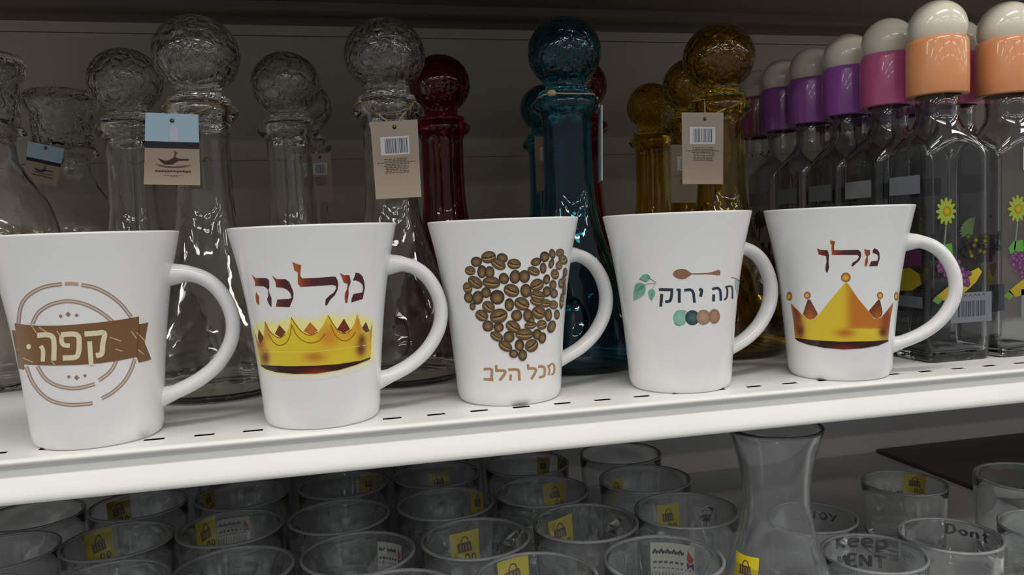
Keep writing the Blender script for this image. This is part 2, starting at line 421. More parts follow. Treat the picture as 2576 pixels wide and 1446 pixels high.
# ---- mug 2: queen lettering and wide crown
K = 320/1446
def letters(mug_i, sh_args, polys, name='lettering', base=0.00012):
    s = Sheet(*sh_args)
    for P, xa, xb in polys:
        def cf(x, y, xa=xa, xb=xb):
            t = (x-xa)/(xb-xa); return lerp((158, 88, 42), (112, 44, 34), t/0.45) if t < 0.45 else lerp((112, 44, 34), (72, 36, 42), (t-0.45)/0.3)
        s.poly(P, cf, 0, 4)
    return s.build(name, msurf[mug_i], M['print'], mugs[mug_i], base)
HE = [(15, 228), (60, 268), (180, 268), (212, 290), (215, 370), (205, 400), (240, 500), (240, 600), (215, 570), (190, 510), (205, 470), (205, 420), (190, 385), (150, 360), (55, 358), (55, 310)]
letters(1, (630, 640, K), [
    (HE, 15, 170), ([(65, 425), (100, 480), (100, 575), (70, 550), (60, 490)], 60, 260),
    ([(245, 238), (300, 280), (400, 280), (440, 310), (475, 390), (490, 440), (485, 500), (445, 598), (290, 592), (305, 512), (440, 505), (468, 490), (455, 440), (420, 400), (370, 378), (295, 370), (285, 310)], 230, 420),
    ([(475, 85), (520, 105), (575, 120), (570, 175), (565, 240), (590, 272), (760, 265), (920, 252), (965, 252), (990, 290), (1000, 340), (990, 400), (960, 460), (910, 510), (870, 575), (850, 580), (855, 510),
      (900, 465), (950, 430), (975, 385), (970, 355), (930, 345), (570, 368), (540, 330), (538, 200), (500, 180), (490, 130)], 520, 780),
    ([(1015, 208), (1065, 235), (1125, 235), (1140, 310), (1130, 345), (1115, 380), (1115, 450), (1100, 550), (1080, 550), (1070, 490), (1075, 440), (1100, 390), (1105, 330), (1060, 320), (1040, 260)], 1020, 1250),
    ([(1195, 205), (1240, 215), (1275, 250), (1295, 320), (1300, 380), (1285, 450), (1275, 505), (1145, 545), (1150, 500), (1170, 450), (1270, 430), (1280, 400), (1275, 345), (1240, 310), (1200, 295), (1165, 295), (1185, 245)], 1050, 1200)])
s = Sheet(630, 640, K)
hull = smooth_path([(50, 860), (160, 790), (300, 800), (460, 740), (680, 770), (880, 715), (1060, 740), (1210, 710), (1370, 790), (1372, 1000), (1358, 1180), (1150, 1265), (950, 1315), (750, 1348), (450, 1350), (250, 1325), (125, 1265), (85, 1080)], 5, True)
nn = np.roll(hull, -1, 0)-np.roll(hull, 1, 0); nn = np.stack([nn[:, 1], -nn[:, 0]], 1); nn /= np.linalg.norm(nn, axis=1)[:, None]
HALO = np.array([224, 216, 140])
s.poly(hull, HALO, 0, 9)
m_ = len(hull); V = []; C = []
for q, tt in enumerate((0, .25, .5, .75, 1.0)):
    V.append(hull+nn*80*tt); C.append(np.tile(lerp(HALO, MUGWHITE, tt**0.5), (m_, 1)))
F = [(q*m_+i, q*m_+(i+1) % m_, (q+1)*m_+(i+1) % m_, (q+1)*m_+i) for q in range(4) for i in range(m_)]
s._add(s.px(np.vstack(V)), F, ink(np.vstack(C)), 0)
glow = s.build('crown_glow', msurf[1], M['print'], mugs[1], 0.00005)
s = Sheet(630, 640, K)
for P, c in (([(95, 850), (150, 935), (160, 1000), (110, 1015), (85, 950)], (96, 52, 26)), ([(330, 800), (402, 882), (345, 945), (280, 900)], (112, 58, 28)), ([(680, 768), (765, 862), (690, 918), (605, 868)], (176, 106, 36)),
             ([(1062, 730), (1132, 848), (1062, 895), (985, 850)], (104, 48, 26)), ([(1312, 765), (1352, 868), (1312, 888), (1265, 838)], (76, 50, 34))):
    s.poly(P, c, 0, 6)
def gold2(x, y):
    c = np.array([206., 182., 46.])
    c = lerp(c, (192, 122, 36), 0.9*gauss(x, y, 890, 930, 120, 130)); c = lerp(c, (196, 132, 38), 0.7*gauss(x, y, 1130, 880, 90, 120))
    c = lerp(c, (170, 100, 36), 0.8*gauss(x, y, 730, 1165, 120, 55)); c = lerp(c, (100, 46, 22), 0.95*gauss(x, y, 172, 1170, 45, 80))
    c = lerp(c, (98, 44, 22), 0.95*gauss(x, y, 1255, 1080, 55, 75)); c = lerp(c, (96, 44, 22), 0.9*gauss(x, y, 1265, 970, 45, 70))
    c = lerp(c, (150, 84, 30), 0.9*gauss(x, y, 110, 1000, 55, 110)); c = lerp(c, (184, 112, 34), 0.8*gauss(x, y, 200, 850, 40, 110))
    c = lerp(c, (190, 120, 36), 0.8*gauss(x, y, 1225, 780, 40, 110)); c = lerp(c, (150, 90, 40), 0.6*gauss(x, y, 1375, 900, 30, 140))
    return c
s.poly([(40, 855), (75, 960), (110, 1020), (150, 960), (168, 760), (215, 860), (290, 930), (345, 945), (400, 900), (440, 830), (463, 712), (520, 800), (590, 880), (680, 918), (770, 880), (830, 800), (882, 685), (940, 790), (1010, 880), (1080, 895),
        (1150, 850), (1190, 770), (1213, 672), (1245, 780), (1290, 880), (1330, 890), (1365, 850), (1386, 775), (1372, 960), (1362, 1172), (1250, 1207), (1000, 1247), (750, 1264), (450, 1270), (250, 1264), (120, 1252), (90, 1080)], gold2, 1, 4)
LN = (138, 84, 26)
for P in ([(205, 900), (280, 1010), (345, 1030), (410, 1000), (450, 920), (470, 800)], [(470, 800), (530, 920), (610, 985), (700, 1005), (790, 970), (850, 900)], [(910, 800), (960, 910), (1020, 965), (1080, 980), (1140, 950), (1195, 880)],
          [(168, 765), (215, 860), (290, 930), (345, 945), (395, 905)], [(463, 715), (520, 800), (590, 880), (680, 918), (765, 880)], [(882, 690), (940, 790), (1010, 880), (1080, 895), (1145, 852)]):
    s.stroke(P, 9, LN, 2)
s.stroke([(110, 1102), (400, 1108), (700, 1104), (1000, 1075), (1365, 1020)], 7, (224, 200, 96), 2)
crown = s.build('crown', msurf[1], M['print'], mugs[1], 0.00014); glow.parent = crown
s = Sheet(630, 640, K)
s.poly([(110, 1254), (250, 1262), (450, 1268), (750, 1262), (1000, 1245), (1250, 1205), (1364, 1166), (1350, 1192), (1200, 1252), (1000, 1312), (750, 1350), (500, 1354), (300, 1337), (180, 1302)],
       lambda x, y: lerp((48, 22, 16), (128, 30, 20), gauss(x, y, 760, 1340, 170, 45)), 0, 5)
s.build('crown_underside', msurf[1], M['print'], mugs[1], 0.00034).parent = crown

# ---- mug 3: heart of coffee beans
K = 280/1094
beans = """150 228 50 46 0 r;270 183 68 55 -15 c;405 190 50 42 20 r;365 250 72 48 30 c;520 250 62 48 5 c;90 315 48 42 10 c;205 325 42 58 0 d;280 330 44 55 0 r;420 392 45 52 -20 r;530 375 50 62 10 r;622 372 50 58 0 r;712 320 58 40 25 c;735 228 48 36 -20 r;820 178 42 48 0 d;805 290 30 50 0 r;895 150 28 45 -10 r;970 140 38 38 20 c;885 245 24 45 15 r;1000 205 36 50 -30 c;960 265 30 40 0 c;920 350 36 48 -10 c;140 430 72 50 35 c;298 432 80 55 5 c;65 485 40 52 -20 c;245 530 45 48 0 r;75 580 40 50 -15 r;165 580 50 62 10 r;355 575 65 65 0 d;495 510 72 58 20 c;635 512 50 62 0 r;745 455 62 55 -30 c;838 400 30 45 10 d;900 455 32 45 0 r;840 520 36 48 0 d;910 540 35 42 0 r;750 560 68 45 10 c;740 620 60 36 15 c;830 635 45 38 0 c;905 650 38 42 -20 c;115 665 26 36 0 r;270 670 60 50 35 c;473 648 42 58 0 d;595 640 70 58 25 c;205 755 60 50 30 c;370 760 80 65 -20 c;545 755 50 52 0 r;655 755 42 58 0 r;760 725 62 60 25 c;855 750 32 58 0 r;938 745 24 45 0 r;265 858 50 50 0 r;370 870 45 45 0 d;510 865 70 52 30 c;680 850 55 35 -10 c;790 845 45 45 -20 c;885 865 36 58 15 r;350 960 62 40 30 c;470 965 50 52 0 r;620 940 80 52 0 c;745 940 40 48 0 d;795 975 33 52 10 r;435 1055 65 45 30 c;572 1045 42 52 0 d;690 1050 62 55 -40 c;515 1130 40 38 0 r;602 1145 40 50 0 r;985 610 18 75 5 c;1018 330 18 40 0 r;1005 400 16 40 0 r;975 440 20 45 0 c;1008 490 14 60 0 r;690 800 26 28 0 d"""
s = Sheet(1160, 600, K)
for i, b in enumerate(beans.split(';')):
    cx, cy, a, bb, rt, ty = b.split(); cx, cy, a, bb, rt = map(float, (cx, cy, a, bb, rt)); L = i*0.09; a *= 1.10; bb *= 1.10
    if ty == 'd': s.disc(cx, cy, a, bb, (146, 114, 70), (34, 26, 22), L, rt, off=(a*0.05, bb*0.28), rings=(0.3, 0.55, 0.8, 1.0))
    elif ty == 'r': s.disc(cx, cy, a, bb, (136, 108, 72), (50, 38, 29), L, rt, off=(a*0.05, bb*0.1), rings=(0.3, 0.55, 0.8, 1.0))
    else:
        s.disc(cx, cy, a, bb, (140, 111, 72), (70, 54, 36), L, rt, rings=(0.5, 0.8, 1.0))
        ca, sa = math.cos(math.radians(rt)), math.sin(math.radians(rt))
        def tr(u, v): return (cx+u*a*ca-v*bb*sa, cy+u*a*sa+v*bb*ca)
        s.poly([tr(-.9, -.12), tr(-.45, -.16), tr(0, -.02), tr(.45, -.08), tr(.9, .05), tr(.45, .12), tr(0, .2), tr(-.45, .04)], (50, 36, 26), L+0.05, 8)
        s.stroke([tr(-.75, .2), tr(-.2, .3), tr(.3, .34), tr(.8, .22)], bb*0.10, (178, 148, 104), L+0.05)
        s.stroke([tr(-.8, .42), tr(-.2, .62), tr(.3, .64), tr(.75, .45)], bb*0.10, (92, 70, 46), L+0.05)
s.build('bean_heart', msurf[2], M['print'], mugs[2])
s = Sheet(1160, 600, K); TB = (164, 124, 92)
for P, wd in (([(222, 1284), (285, 1281), (302, 1300), (299, 1380)], 25), ([(222, 1380), (318, 1388)], 25), ([(343, 1243), (347, 1288)], 24), ([(336, 1296), (400, 1296), (432, 1304), (420, 1340), (378, 1394)], 25),
              ([(462, 1288), (540, 1286), (566, 1302), (572, 1394)], 26), ([(488, 1336), (484, 1394)], 24), ([(655, 1233), (660, 1275)], 23), ([(650, 1278), (705, 1274), (732, 1284), (726, 1318), (690, 1380)], 24),
              ([(758, 1258), (805, 1258), (822, 1280), (818, 1340), (800, 1356), (764, 1362)], 23), ([(850, 1240), (862, 1268), (868, 1300), (858, 1342)], 18), ([(862, 1262), (885, 1232), (908, 1236), (917, 1275), (908, 1324), (884, 1336)], 18)):
    s.stroke(P, wd, TB, 0)
s.build('lettering', msurf[2], M['print'], mugs[2])

# ---- mug 4: green tea
K = 300/2552
s = Sheet(1580, 660, K); GR = (112, 166, 146)
s.stroke([(360, 485), (450, 455), (590, 455)], 22, (152, 162, 162), 0); s.stroke([(590, 455), (520, 550)], 18, (184, 188, 188), 0)
s.poly([(112, 822), (112, 650), (140, 490), (195, 432), (285, 430), (372, 475), (384, 560), (352, 690), (275, 752), (190, 800)], (150, 172, 166), 0, 5)
s.poly([(126, 805), (130, 650), (155, 505), (205, 450), (280, 445), (355, 485), (366, 560), (338, 675), (268, 735), (180, 785)], lambda x, y: lerp((96, 150, 130), (122, 172, 152), (y-450)/350), 1, 5)
s.poly([(190, 610), (280, 505), (362, 484), (345, 520), (270, 580)], (76, 132, 114), 2, 5)
s.poly([(500, 825), (450, 760), (425, 650), (450, 590), (510, 565), (565, 590), (580, 650), (555, 740)], (116, 168, 148), 1, 5)
s.poly([(505, 800), (490, 700), (515, 585), (530, 700)], (92, 146, 126), 2, 5)
s.poly([(240, 350), (300, 275), (370, 248), (430, 262), (480, 320), (440, 390), (390, 420), (310, 385)], (112, 164, 144), 1, 5)
for P in ([(245, 352), (320, 390), (390, 420)], [(405, 258), (470, 305)], [(410, 325), (500, 365), (600, 437)]): s.stroke(P, 11, (44, 62, 70), 2)
s.poly([(2285, 372), (2340, 388), (2384, 416), (2378, 520), (2358, 710), (2335, 690), (2300, 560)], (150, 176, 166), 1, 4)
s.stroke([(2205, 318), (2300, 345), (2392, 410)], 14, (62, 70, 92), 2)
s.build('tea_leaves', msurf[3], M['print'], mugs[3])
s = Sheet(1580, 660, K)
s.poly([(955, 255), (985, 190), (1060, 150), (1160, 140), (1250, 155), (1310, 200), (1360, 232), (1500, 232), (1700, 222), (1820, 198), (1900, 165), (1958, 163), (1976, 210), (1966, 270), (1900, 272), (1800, 260), (1650, 252), (1500, 257), (1360, 255), (1300, 300),
        (1230, 345), (1150, 360), (1060, 345), (990, 300)], (136, 98, 78), 0, 5)
s.build('spoon', msurf[3], M['print'], mugs[3])
s = Sheet(1580, 660, K); NV = (40, 54, 70)
for P, wd in (([(660, 578), (800, 582), (958, 584)], 60), ([(936, 560), (932, 690), (908, 800), (868, 832), (795, 838)], 62), ([(722, 672), (712, 800), (700, 945)], 64), ([(1035, 580), (1098, 590)], 50), ([(1098, 560), (1094, 720), (1096, 862)], 64),
              ([(1200, 595), (1330, 584), (1392, 640), (1408, 750), (1420, 862)], 58), ([(1520, 575), (1572, 590), (1568, 650), (1548, 730)], 64), ([(1800, 572), (1900, 545), (1962, 590), (1980, 690), (1984, 818)], 54), ([(1832, 682), (1826, 832)], 58),
              ([(2075, 528), (2180, 505), (2226, 540), (2234, 650), (2232, 778)], 38), ([(2110, 530), (2124, 620), (2108, 745), (2055, 798)], 40)):
    s.stroke(P, wd, NV, 0)
s.build('lettering', msurf[3], M['print'], mugs[3])
s = Sheet(1580, 660, K)
for i, (cx, cy, rx, ry, c) in enumerate(((1110, 1185, 145, 168, (114, 164, 148)), (1375, 1180, 150, 160, (34, 60, 68)), (1612, 1170, 150, 160, (142, 114, 86)), (1842, 1150, 118, 155, (140, 100, 80)))):
    s.disc(cx, cy, rx, ry, lerp(c, (235, 230, 220), 0.22), c, i, rings=(0.16, 0.3, 0.7, 1.0), seg=28)
for P in ([(1165, 1018), (1230, 1048), (1285, 1085)], [(980, 1290), (1040, 1335), (1105, 1352)]): s.stroke(P, 10, (40, 54, 60), 5)
s.build('colour_dots', msurf[3], M['print'], mugs[3])

# ---- mug 5: king lettering and five-point crown
K = 320/1542
letters(4, (1960, 590, K), [
    ([(460, 165), (500, 185), (590, 190), (605, 250), (600, 330), (605, 400), (585, 465), (565, 440), (560, 400), (575, 330), (570, 260), (480, 240), (470, 205)], 420, 620),
    ([(620, 65), (680, 85), (668, 130), (665, 185), (700, 190), (960, 185), (990, 210), (995, 260), (975, 310), (930, 350), (895, 385), (875, 380), (885, 345), (940, 310), (970, 270), (950, 245), (640, 245), (632, 160), (640, 125), (620, 110)], 620, 850),
    ([(1030, 170), (1060, 185), (1100, 185), (1100, 240), (1075, 260), (1075, 330), (1060, 385), (1035, 380), (1040, 320), (1060, 265), (1040, 235)], 1020, 1260),
    ([(1150, 165), (1190, 180), (1215, 220), (1218, 290), (1190, 380), (1090, 382), (1115, 325), (1190, 315), (1200, 270), (1190, 240), (1135, 220), (1135, 190)], 1000, 1150)])
s = Sheet(1960, 590, K)
for P in ([(348, 785), (290, 960), (330, 1010), (380, 1032), (430, 1012), (472, 965), (378, 790)], [(1203, 785), (1088, 925), (1140, 1002), (1185, 1022), (1242, 987), (1252, 940), (1222, 795)]):
    cx = sum(q[0] for q in P)/len(P)
    s.poly(P, lambda x, y, cx=cx: lerp((90, 44, 24), (170, 92, 34), (y-790)/200-abs(x-cx)/160), 0, 5)
def gold5(x, y):
    c = np.array([204., 178., 46.])
    if y < 1140: c = lerp(c, (178, 108, 36), (x-770)/130)
    c = lerp(c, (206, 180, 50), 0.9*gauss(x, y, 1000, 1170, 180, 35))
    c = lerp(c, (124, 60, 28), 0.95*min(1, gauss(x, max(y, 850), 215+(y-1000)*0.12, 1000, 62, 260)*1.2)); c = lerp(c, (130, 62, 28), 0.95*min(1, gauss(x, y, 1300, 1020, 62, 230)*1.2))
    c = lerp(c, (84, 38, 22), 0.95*gauss(x, y, 262, 1165, 42, 65)); c = lerp(c, (84, 38, 22), 0.95*gauss(x, y, 1255, 1180, 45, 55))
    c = lerp(c, (172, 98, 36), 0.95*gauss(x, y, 800, 1190, 115, 50))
    return c
s.poly([(140, 830), (230, 920), (300, 990), (360, 1030), (420, 1025), (480, 975), (640, 770), (795, 590), (815, 575), (835, 600), (960, 780), (1100, 950), (1140, 1015), (1180, 1025), (1240, 1000), (1300, 930), (1388, 815), (1350, 1000), (1327, 1180), (1320, 1277),
        (1100, 1292), (750, 1297), (450, 1282), (193, 1252), (178, 1050)], gold5, 1, 4)
for cx, cy, rx, ry in ((808, 518, 58, 58), (343, 735, 40, 44), (125, 748, 34, 54), (1222, 737, 36, 44), (1418, 745, 25, 52)):
    s.disc(cx, cy, rx, ry, (212, 184, 60), (134, 68, 40), 1, off=(-rx*0.1, ry*0.1), rings=(0.3, 0.6, 0.85, 1.0))
crown = s.build('crown', msurf[4], M['print'], mugs[4])
s = Sheet(1960, 590, K)
s.poly([(190, 1252), (450, 1282), (750, 1297), (1100, 1292), (1320, 1275), (1320, 1292), (1200, 1342), (1000, 1377), (780, 1390), (550, 1372), (350, 1332), (230, 1287)], lambda x, y: lerp((46, 24, 18), (120, 34, 22), gauss(x, y, 790, 1385, 180, 45)), 0, 5)
s.build('crown_underside', msurf[4], M['print'], mugs[4], 0.00034).parent = crown

# =================================================================== DECANTERS
def mr(prof, n=5):
    return [tuple(q) for q in smooth_path(prof, n)]
DZ = [(0.0500, 0.0060), (0.0518, 0.0120), (0.0516, 0.0200), (0.0498, 0.0320), (0.0452, 0.0480), (0.0380, 0.0660), (0.0300, 0.0850), (0.0236, 0.1040), (0.0200, 0.1220), (0.0184, 0.1400), (0.0180, 0.1650), (0.0182, 0.1880)]
body_out = [(0.0, 0.002), (0.036, 0.002), (0.042, 0.0), (0.0465, 0.0012)]+mr(DZ)+[(0.0196, 0.1925), (0.0236, 0.1950), (0.0250, 0.1975), (0.0250, 0.2005), (0.0236, 0.2030), (0.0200, 0.2040), (0.0165, 0.2036)]
body_in = [(0.0160, 0.2000)]+[(max(0.004, r-0.0026), z) for r, z in mr(DZ)[::-1]]+[(0.044, 0.0065), (0.03, 0.0055), (0.0, 0.0052)]
DECANTER = lathe(body_out+body_in, 64)
def stopper_mesh(rx, rz, seg=48):
    zc = 0.2085+0.0045+rz*0.97
    o = [(0.0, 0.1860), (0.0128, 0.1862), (0.0138, 0.1900), (0.0142, 0.2044), (0.0196, 0.2048), (0.0206, 0.2066), (0.0200, 0.2092), (0.0150, 0.2102)]
    a0 = -math.acos(0.0145/rx)
    o += [(rx*math.cos(a), zc+rz*math.sin(a)) for a in np.linspace(a0, math.pi/2, 26)[:-1]]+[(0.0, zc+rz)]
    v, f = lathe(o, seg)
    i = [(0.0, zc-rz*0.86)]+[(rx*0.88*math.cos(a), zc+rz*0.88*math.sin(a)) for a in np.linspace(-math.pi/2+0.12, math.pi/2-0.12, 20)]+[(0.0, zc+rz*0.88)]
    v2, f2 = lathe(i, seg)
    return join([(v, f), (v2, [q[::-1] for q in f2])])
def twine_loop(r, z, wob=0.0012, seed=0):
    g = random.Random(seed); P = []
    for k in range(40):
        a = 2*math.pi*k/39; P.append((r*math.cos(a), r*math.sin(a), z+wob*math.sin(3*a+seed)+g.uniform(-.0002, .0002)))
    return tube(P, 0.00065, seg=6)
def decanter(x, y, tint, label, rball=0.0280, rz=0.0265, sc=1.0, loop=True, rot=0.0, seed=0):
    t_ = thing('decanter', label, 'decanter', (x, y, 0), rot, 'glass decanters with ball stoppers'); t_.scale = (1, 1, sc)
    mesh_obj('body', *DECANTER, M[tint+'_body'], t_)
    mesh_obj('ball_stopper', *stopper_mesh(rball, rz), M[tint+'_ball'], t_)
    return t_
DEC = [
 (0.041, 0.147, 'clear', 'clear crackled glass decanter showing between the stamp mug and the wide crown mug', 0.0285, 0.0275),
 (0.167, 0.147, 'clear', 'clear crackled glass decanter with ball stopper, standing beside the front red decanter', 0.0285, 0.0270),
 (0.298, 0.141, 'teal', 'teal blue glass decanter standing just behind the bean heart mug handle', 0.0272, 0.0265),
 (0.428, 0.152, 'amber', 'amber yellow glass decanter with hang tag standing just behind the tea mug', 0.0280, 0.0265),
 (-0.029, 0.258, 'clear', 'clear glass decanter half hidden behind the blue and tan tag', 0.0280, 0.0265),
 (0.093, 0.268, 'clear', 'dim clear glass decanter standing behind the wide crown mug', 0.0285, 0.0270),
 (0.103, 0.384, 'clear', 'clear glass decanter at the back panel, overlapped by another clear one', 0.0280, 0.0265),
 (0.222, 0.264, 'red', 'dark red glass decanter standing beside the clear tagged one', 0.0265, 0.0262),
 (0.348, 0.262, 'red', 'dark red glass decanter peeking out behind the teal one', 0.0250, 0.0250),
 (0.350, 0.388, 'teal', 'small-looking teal decanter peeking out behind the front teal one at the back panel', 0.0262, 0.0255),
 (0.466, 0.378, 'amber', 'amber glass decanter at the back panel beside the tagged amber one', 0.0262, 0.0255),
 (0.456, 0.262, 'amber', 'amber glass decanter directly behind the tagged amber one', 0.0255, 0.0255),
]
decs = [decanter(x, y, tn, lb, rb, rz, seed=i, rot=i*0.9, sc=((0.956, 0.963)[i] if i < 2 else 0.975)) for i, (x, y, tn, lb, rb, rz) in enumerate(DEC)]
# wide clear jars with drum stoppers at the far end
JZ = [(0.0470, 0.0060), (0.0490, 0.0140), (0.0488, 0.0500), (0.0482, 0.0900), (0.0470, 0.1150), (0.0430, 0.1330), (0.0360, 0.1480), (0.0275, 0.1620), (0.0225, 0.1730), (0.0215, 0.1850)]
jar_mesh = lathe([(0.0, 0.002), (0.036, 0.002), (0.040, 0.0), (0.0440, 0.0015)]+mr(JZ)+[(0.0230, 0.1890), (0.0290, 0.1905), (0.0295, 0.1940), (0.0280, 0.1960), (0.0190, 0.1960)]+[(0.0188, 0.1900)]+[(r-0.0028, z) for r, z in mr(JZ)[::-1]]+[(0.04, 0.0062), (0.0, 0.0055)], 56)
drum_mesh = join([lathe([(0.0, 0.182), (0.0165, 0.182), (0.0172, 0.1962), (0.0240, 0.1970), (0.0262, 0.2010), (0.0268, 0.2300), (0.0300, 0.2340), (0.0330, 0.2400), (0.0325, 0.2460), (0.0290, 0.2500), (0.0, 0.2515)], 48),
                  tuple((lambda v, f: (v, [q[::-1] for q in f]))(*lathe([(0.0, 0.2005), (0.0222, 0.2015), (0.0238, 0.2300), (0.0280, 0.2370), (0.0290, 0.2430), (0.0, 0.2460)], 48)))])
for jx, jy, lb in ((-0.130, 0.250, 'wide clear glass jar with a flat drum stopper, behind the stamp mug'), (-0.118, 0.400, 'wide clear glass jar with drum stopper and a tilted blue tag, at the back panel')):
    t_ = thing('glass_jar', lb, 'jar', (jx, jy, 0), 0, 'clear jars with drum stoppers')
    mesh_obj('body', *jar_mesh, M['clear_body'], t_); mesh_obj('drum_stopper', *drum_mesh, M['clear_ball'], t_)

# ---- hang tags (card + printed label + twine)
def card_mesh(corners_px, yp, curl=0.0, n=8, m=10, bow=0.0):
    """card corners (tl,tr,br,bl) given by direction, standing at depth yp in front of its decanter"""
    C = on_plane(corners_px, 1, yp); V = []
    for j in range(m+1):
        tj = j/m
        for i in range(n+1):
            ti = i/n; P = (C[0]*(1-ti)+C[1]*ti)*(1-tj)+(C[3]*(1-ti)+C[2]*ti)*tj
            P = P.copy(); P[1] += -curl*max(0, tj-0.75)**2*16-bow*4*ti*(1-ti); V.append(P)
    F = [(j*(n+1)+i, j*(n+1)+i+1, (j+1)*(n+1)+i+1, (j+1)*(n+1)+i) for j in range(m) for i in range(n)]
    return C, np.array(V), F
def hang_tag(name_label, corners, yp, dec, kind='barcode', hole=(0.5, 0.09), neck=None, group='paper hang tags', curl=0.0):
    C, V, F = card_mesh(corners, yp, curl)
    org = Vector(C.mean(0))
    t_ = thing('hang_tag', name_label, 'tag', org, 0, group)
    nx, ny = 8, 10
    cols = []
    for j in range(ny+1):
        for i in range(nx+1):
            cols.append((0.34, 0.275, 0.21))
    Vl = V-np.array(org)
    back = Vl+np.array([0, 0.0004, 0]); k = len(Vl)
    rim = [i for i in range(nx+1)]+[(j+1)*(nx+1)-1 for j in range(1, ny+1)]+[ny*(nx+1)+i for i in range(nx-1, -1, -1)]+[j*(nx+1) for j in range(ny-1, 0, -1)]
    F2 = [q[::-1] for q in F]+[tuple(i+k for i in q) for q in F]+[(rim[a], rim[(a+1) % len(rim)], rim[(a+1) % len(rim)]+k, rim[a]+k) for a in range(len(rim))]
    card = mesh_obj('card', np.vstack([Vl, back]), F2, M['paper'], t_, False, np.array(cols*2))
    def surf(uv):        # uv in 0..1 card space -> point on the card front
        u = np.clip(uv[:, 0], 0, 1); v = np.clip(uv[:, 1], 0, 1)
        P = (C[0]*(1-u)[:, None]+C[1]*u[:, None])*(1-v)[:, None]+(C[3]*(1-u)[:, None]+C[2]*u[:, None])*v[:, None]
        P[:, 1] += -curl*np.maximum(0, v-0.75)**2*16
        return P, np.tile([0.0, -1.0, 0.0], (len(P), 1))
    def flat(name, sheet):
        o_ = sheet.build(name, surf, M['paper'], t_, 0.0002, 0.00008); o_.parent = card; return o_
    def wink(c): return c
    if kind == 'barcode':
        s = Sheet(); E = 0.06
        s.poly([(.18, .20), (.80, .20), (.80, .44), (.18, .44)], (188, 188, 192), 0, 0.2)
        g = random.Random(len(name_label)); x = .28
        while x < .74:
            wd = g.choice((.008, .012, .02)); s.poly([(x, .225), (x+wd, .225), (x+wd, .415), (x, .415)], (62, 62, 70), 1, 0.3); x += wd+g.choice((.010, .014, .022))
        flat('barcode_label', s)
        s = Sheet()
        for r_ in range(9):
            yy = .485+r_*.022; a, b = ((.09, .90) if r_ == 2 else (.25+g.uniform(-.03, .03), .75+g.uniform(-.03, .03))); x = a
            while x < b:
                wd = min(b, x+g.uniform(.03, .09)); s.poly([(x, yy), (wd, yy), (wd, yy+.010), (x, yy+.010)], (88, 72, 60), 0, 0.3); x = wd+.018
        flat('small_print', s)
    elif kind == 'boat':
        s = Sheet()
        s.poly([(0, 0), (1, 0), (1, .395), (0, .395)], (154, 180, 196), 0, 0.25)
        s.poly([(.44, .20), (.60, .17), (.62, .38), (.46, .38)], (178, 182, 200), 1, 0.25)
        flat('blue_band', s)
        s = Sheet(); s.poly([(0, .395), (1, .395), (1, .487), (0, .487)], (26, 24, 36), 0, 0.25); flat('black_band', s)
        s = Sheet(); BK = (52, 38, 32)
        s.poly([(.235, .625), (.38, .665), (.47, .645), (.545, .605), (.62, .63), (.81, .632), (.79, .655), (.62, .655), (.53, .70), (.50, .715), (.36, .715), (.30, .68)], BK, 0, 0.1)
        s.poly([(.53, .515), (.60, .545), (.575, .575), (.56, .61), (.53, .60), (.545, .56)], (92, 70, 54), 0, 0.1)
        for P in ([(.20, .715), (.33, .73), (.50, .745), (.66, .735), (.84, .72)], [(.26, .735), (.42, .755), (.60, .755), (.76, .74)]): s.stroke(P, .010, (92, 70, 56), 0)
        flat('boat_logo', s)
        s = Sheet(); g = random.Random(3); x = .20
        while x < .84:
            h = g.uniform(.018, .034); s.stroke([(x, .795+h), (x+.014, .795), (x+.028, .795+h), (x+.042, .80)], .014, (60, 42, 32), 0, n=2); x += .054
        for yy, a, b in ((.865, .34, .70), (.885, .46, .62)): s.stroke([(a, yy), (b, yy)], .006, (128, 98, 76), 0)
        flat('logo_lettering', s)
    H = C[0]*(1-hole[0])*(1-hole[1])+C[1]*hole[0]*(1-hole[1])+C[3]*(1-hole[0])*hole[1]+C[2]*hole[0]*hole[1]
    H = H+np.array([0, -0.0006, 0])
    if neck is not None:
        nx_, ny_, nz_, rr = neck
        L = np.array([nx_-rr*0.86, ny_-rr*0.5, nz_]); R = np.array([nx_+rr*0.86, ny_-rr*0.5, nz_+0.001])
        back_pts = [(nx_+rr*math.cos(a), ny_+rr*math.sin(a), nz_+0.0006*math.sin(3*a)) for a in np.linspace(math.pi*7/6, -math.pi/6, 18)]
        P = [H+(L-H)*t for t in (0, .3, .65)]+[np.array(q) for q in back_pts]+[R+(H-R)*t for t in (.35, .7, 1)]
        P = smooth_path(np.array(P), 3)-np.array(org)
        mesh_obj('twine', *tube(P, 0.00062, seg=6), M['twine'], t_)
        a_ = np.array(H)-np.array(org)
        mesh_obj('hole', *tube([a_+(0, -0.0001, 0), a_+(0, 0.0003, 0)], 0.0013, seg=14), pmat('punched_hole', (0.03, 0.025, 0.02), 0.9), t_)
    return t_
NK = 0.1955
hang_tag('pale blue, black and tan paper tag with a boat drawing', [(366, 283), (499, 288), (504, 466), (362, 464)], 0.116, decs[0], 'boat', (0.5, 0.10), (0.041, 0.147, NK-0.0002, 0.0212), curl=0.0006)
hang_tag('tan paper tag with barcode, hanging on the clear decanter beside the red one', [(931, 308), (1050, 300), (1060, 495), (946, 501)], 0.116, decs[1], 'barcode', (0.5, 0.08), (0.167, 0.147, NK+0.0012, 0.0212))
hang_tag('tan paper tag with barcode, hanging on the front amber decanter', [(1715, 283), (1820, 283), (1819, 463), (1717, 463)], 0.121, decs[3], 'barcode', (0.55, 0.09), (0.428, 0.152, NK+0.0038, 0.0212))
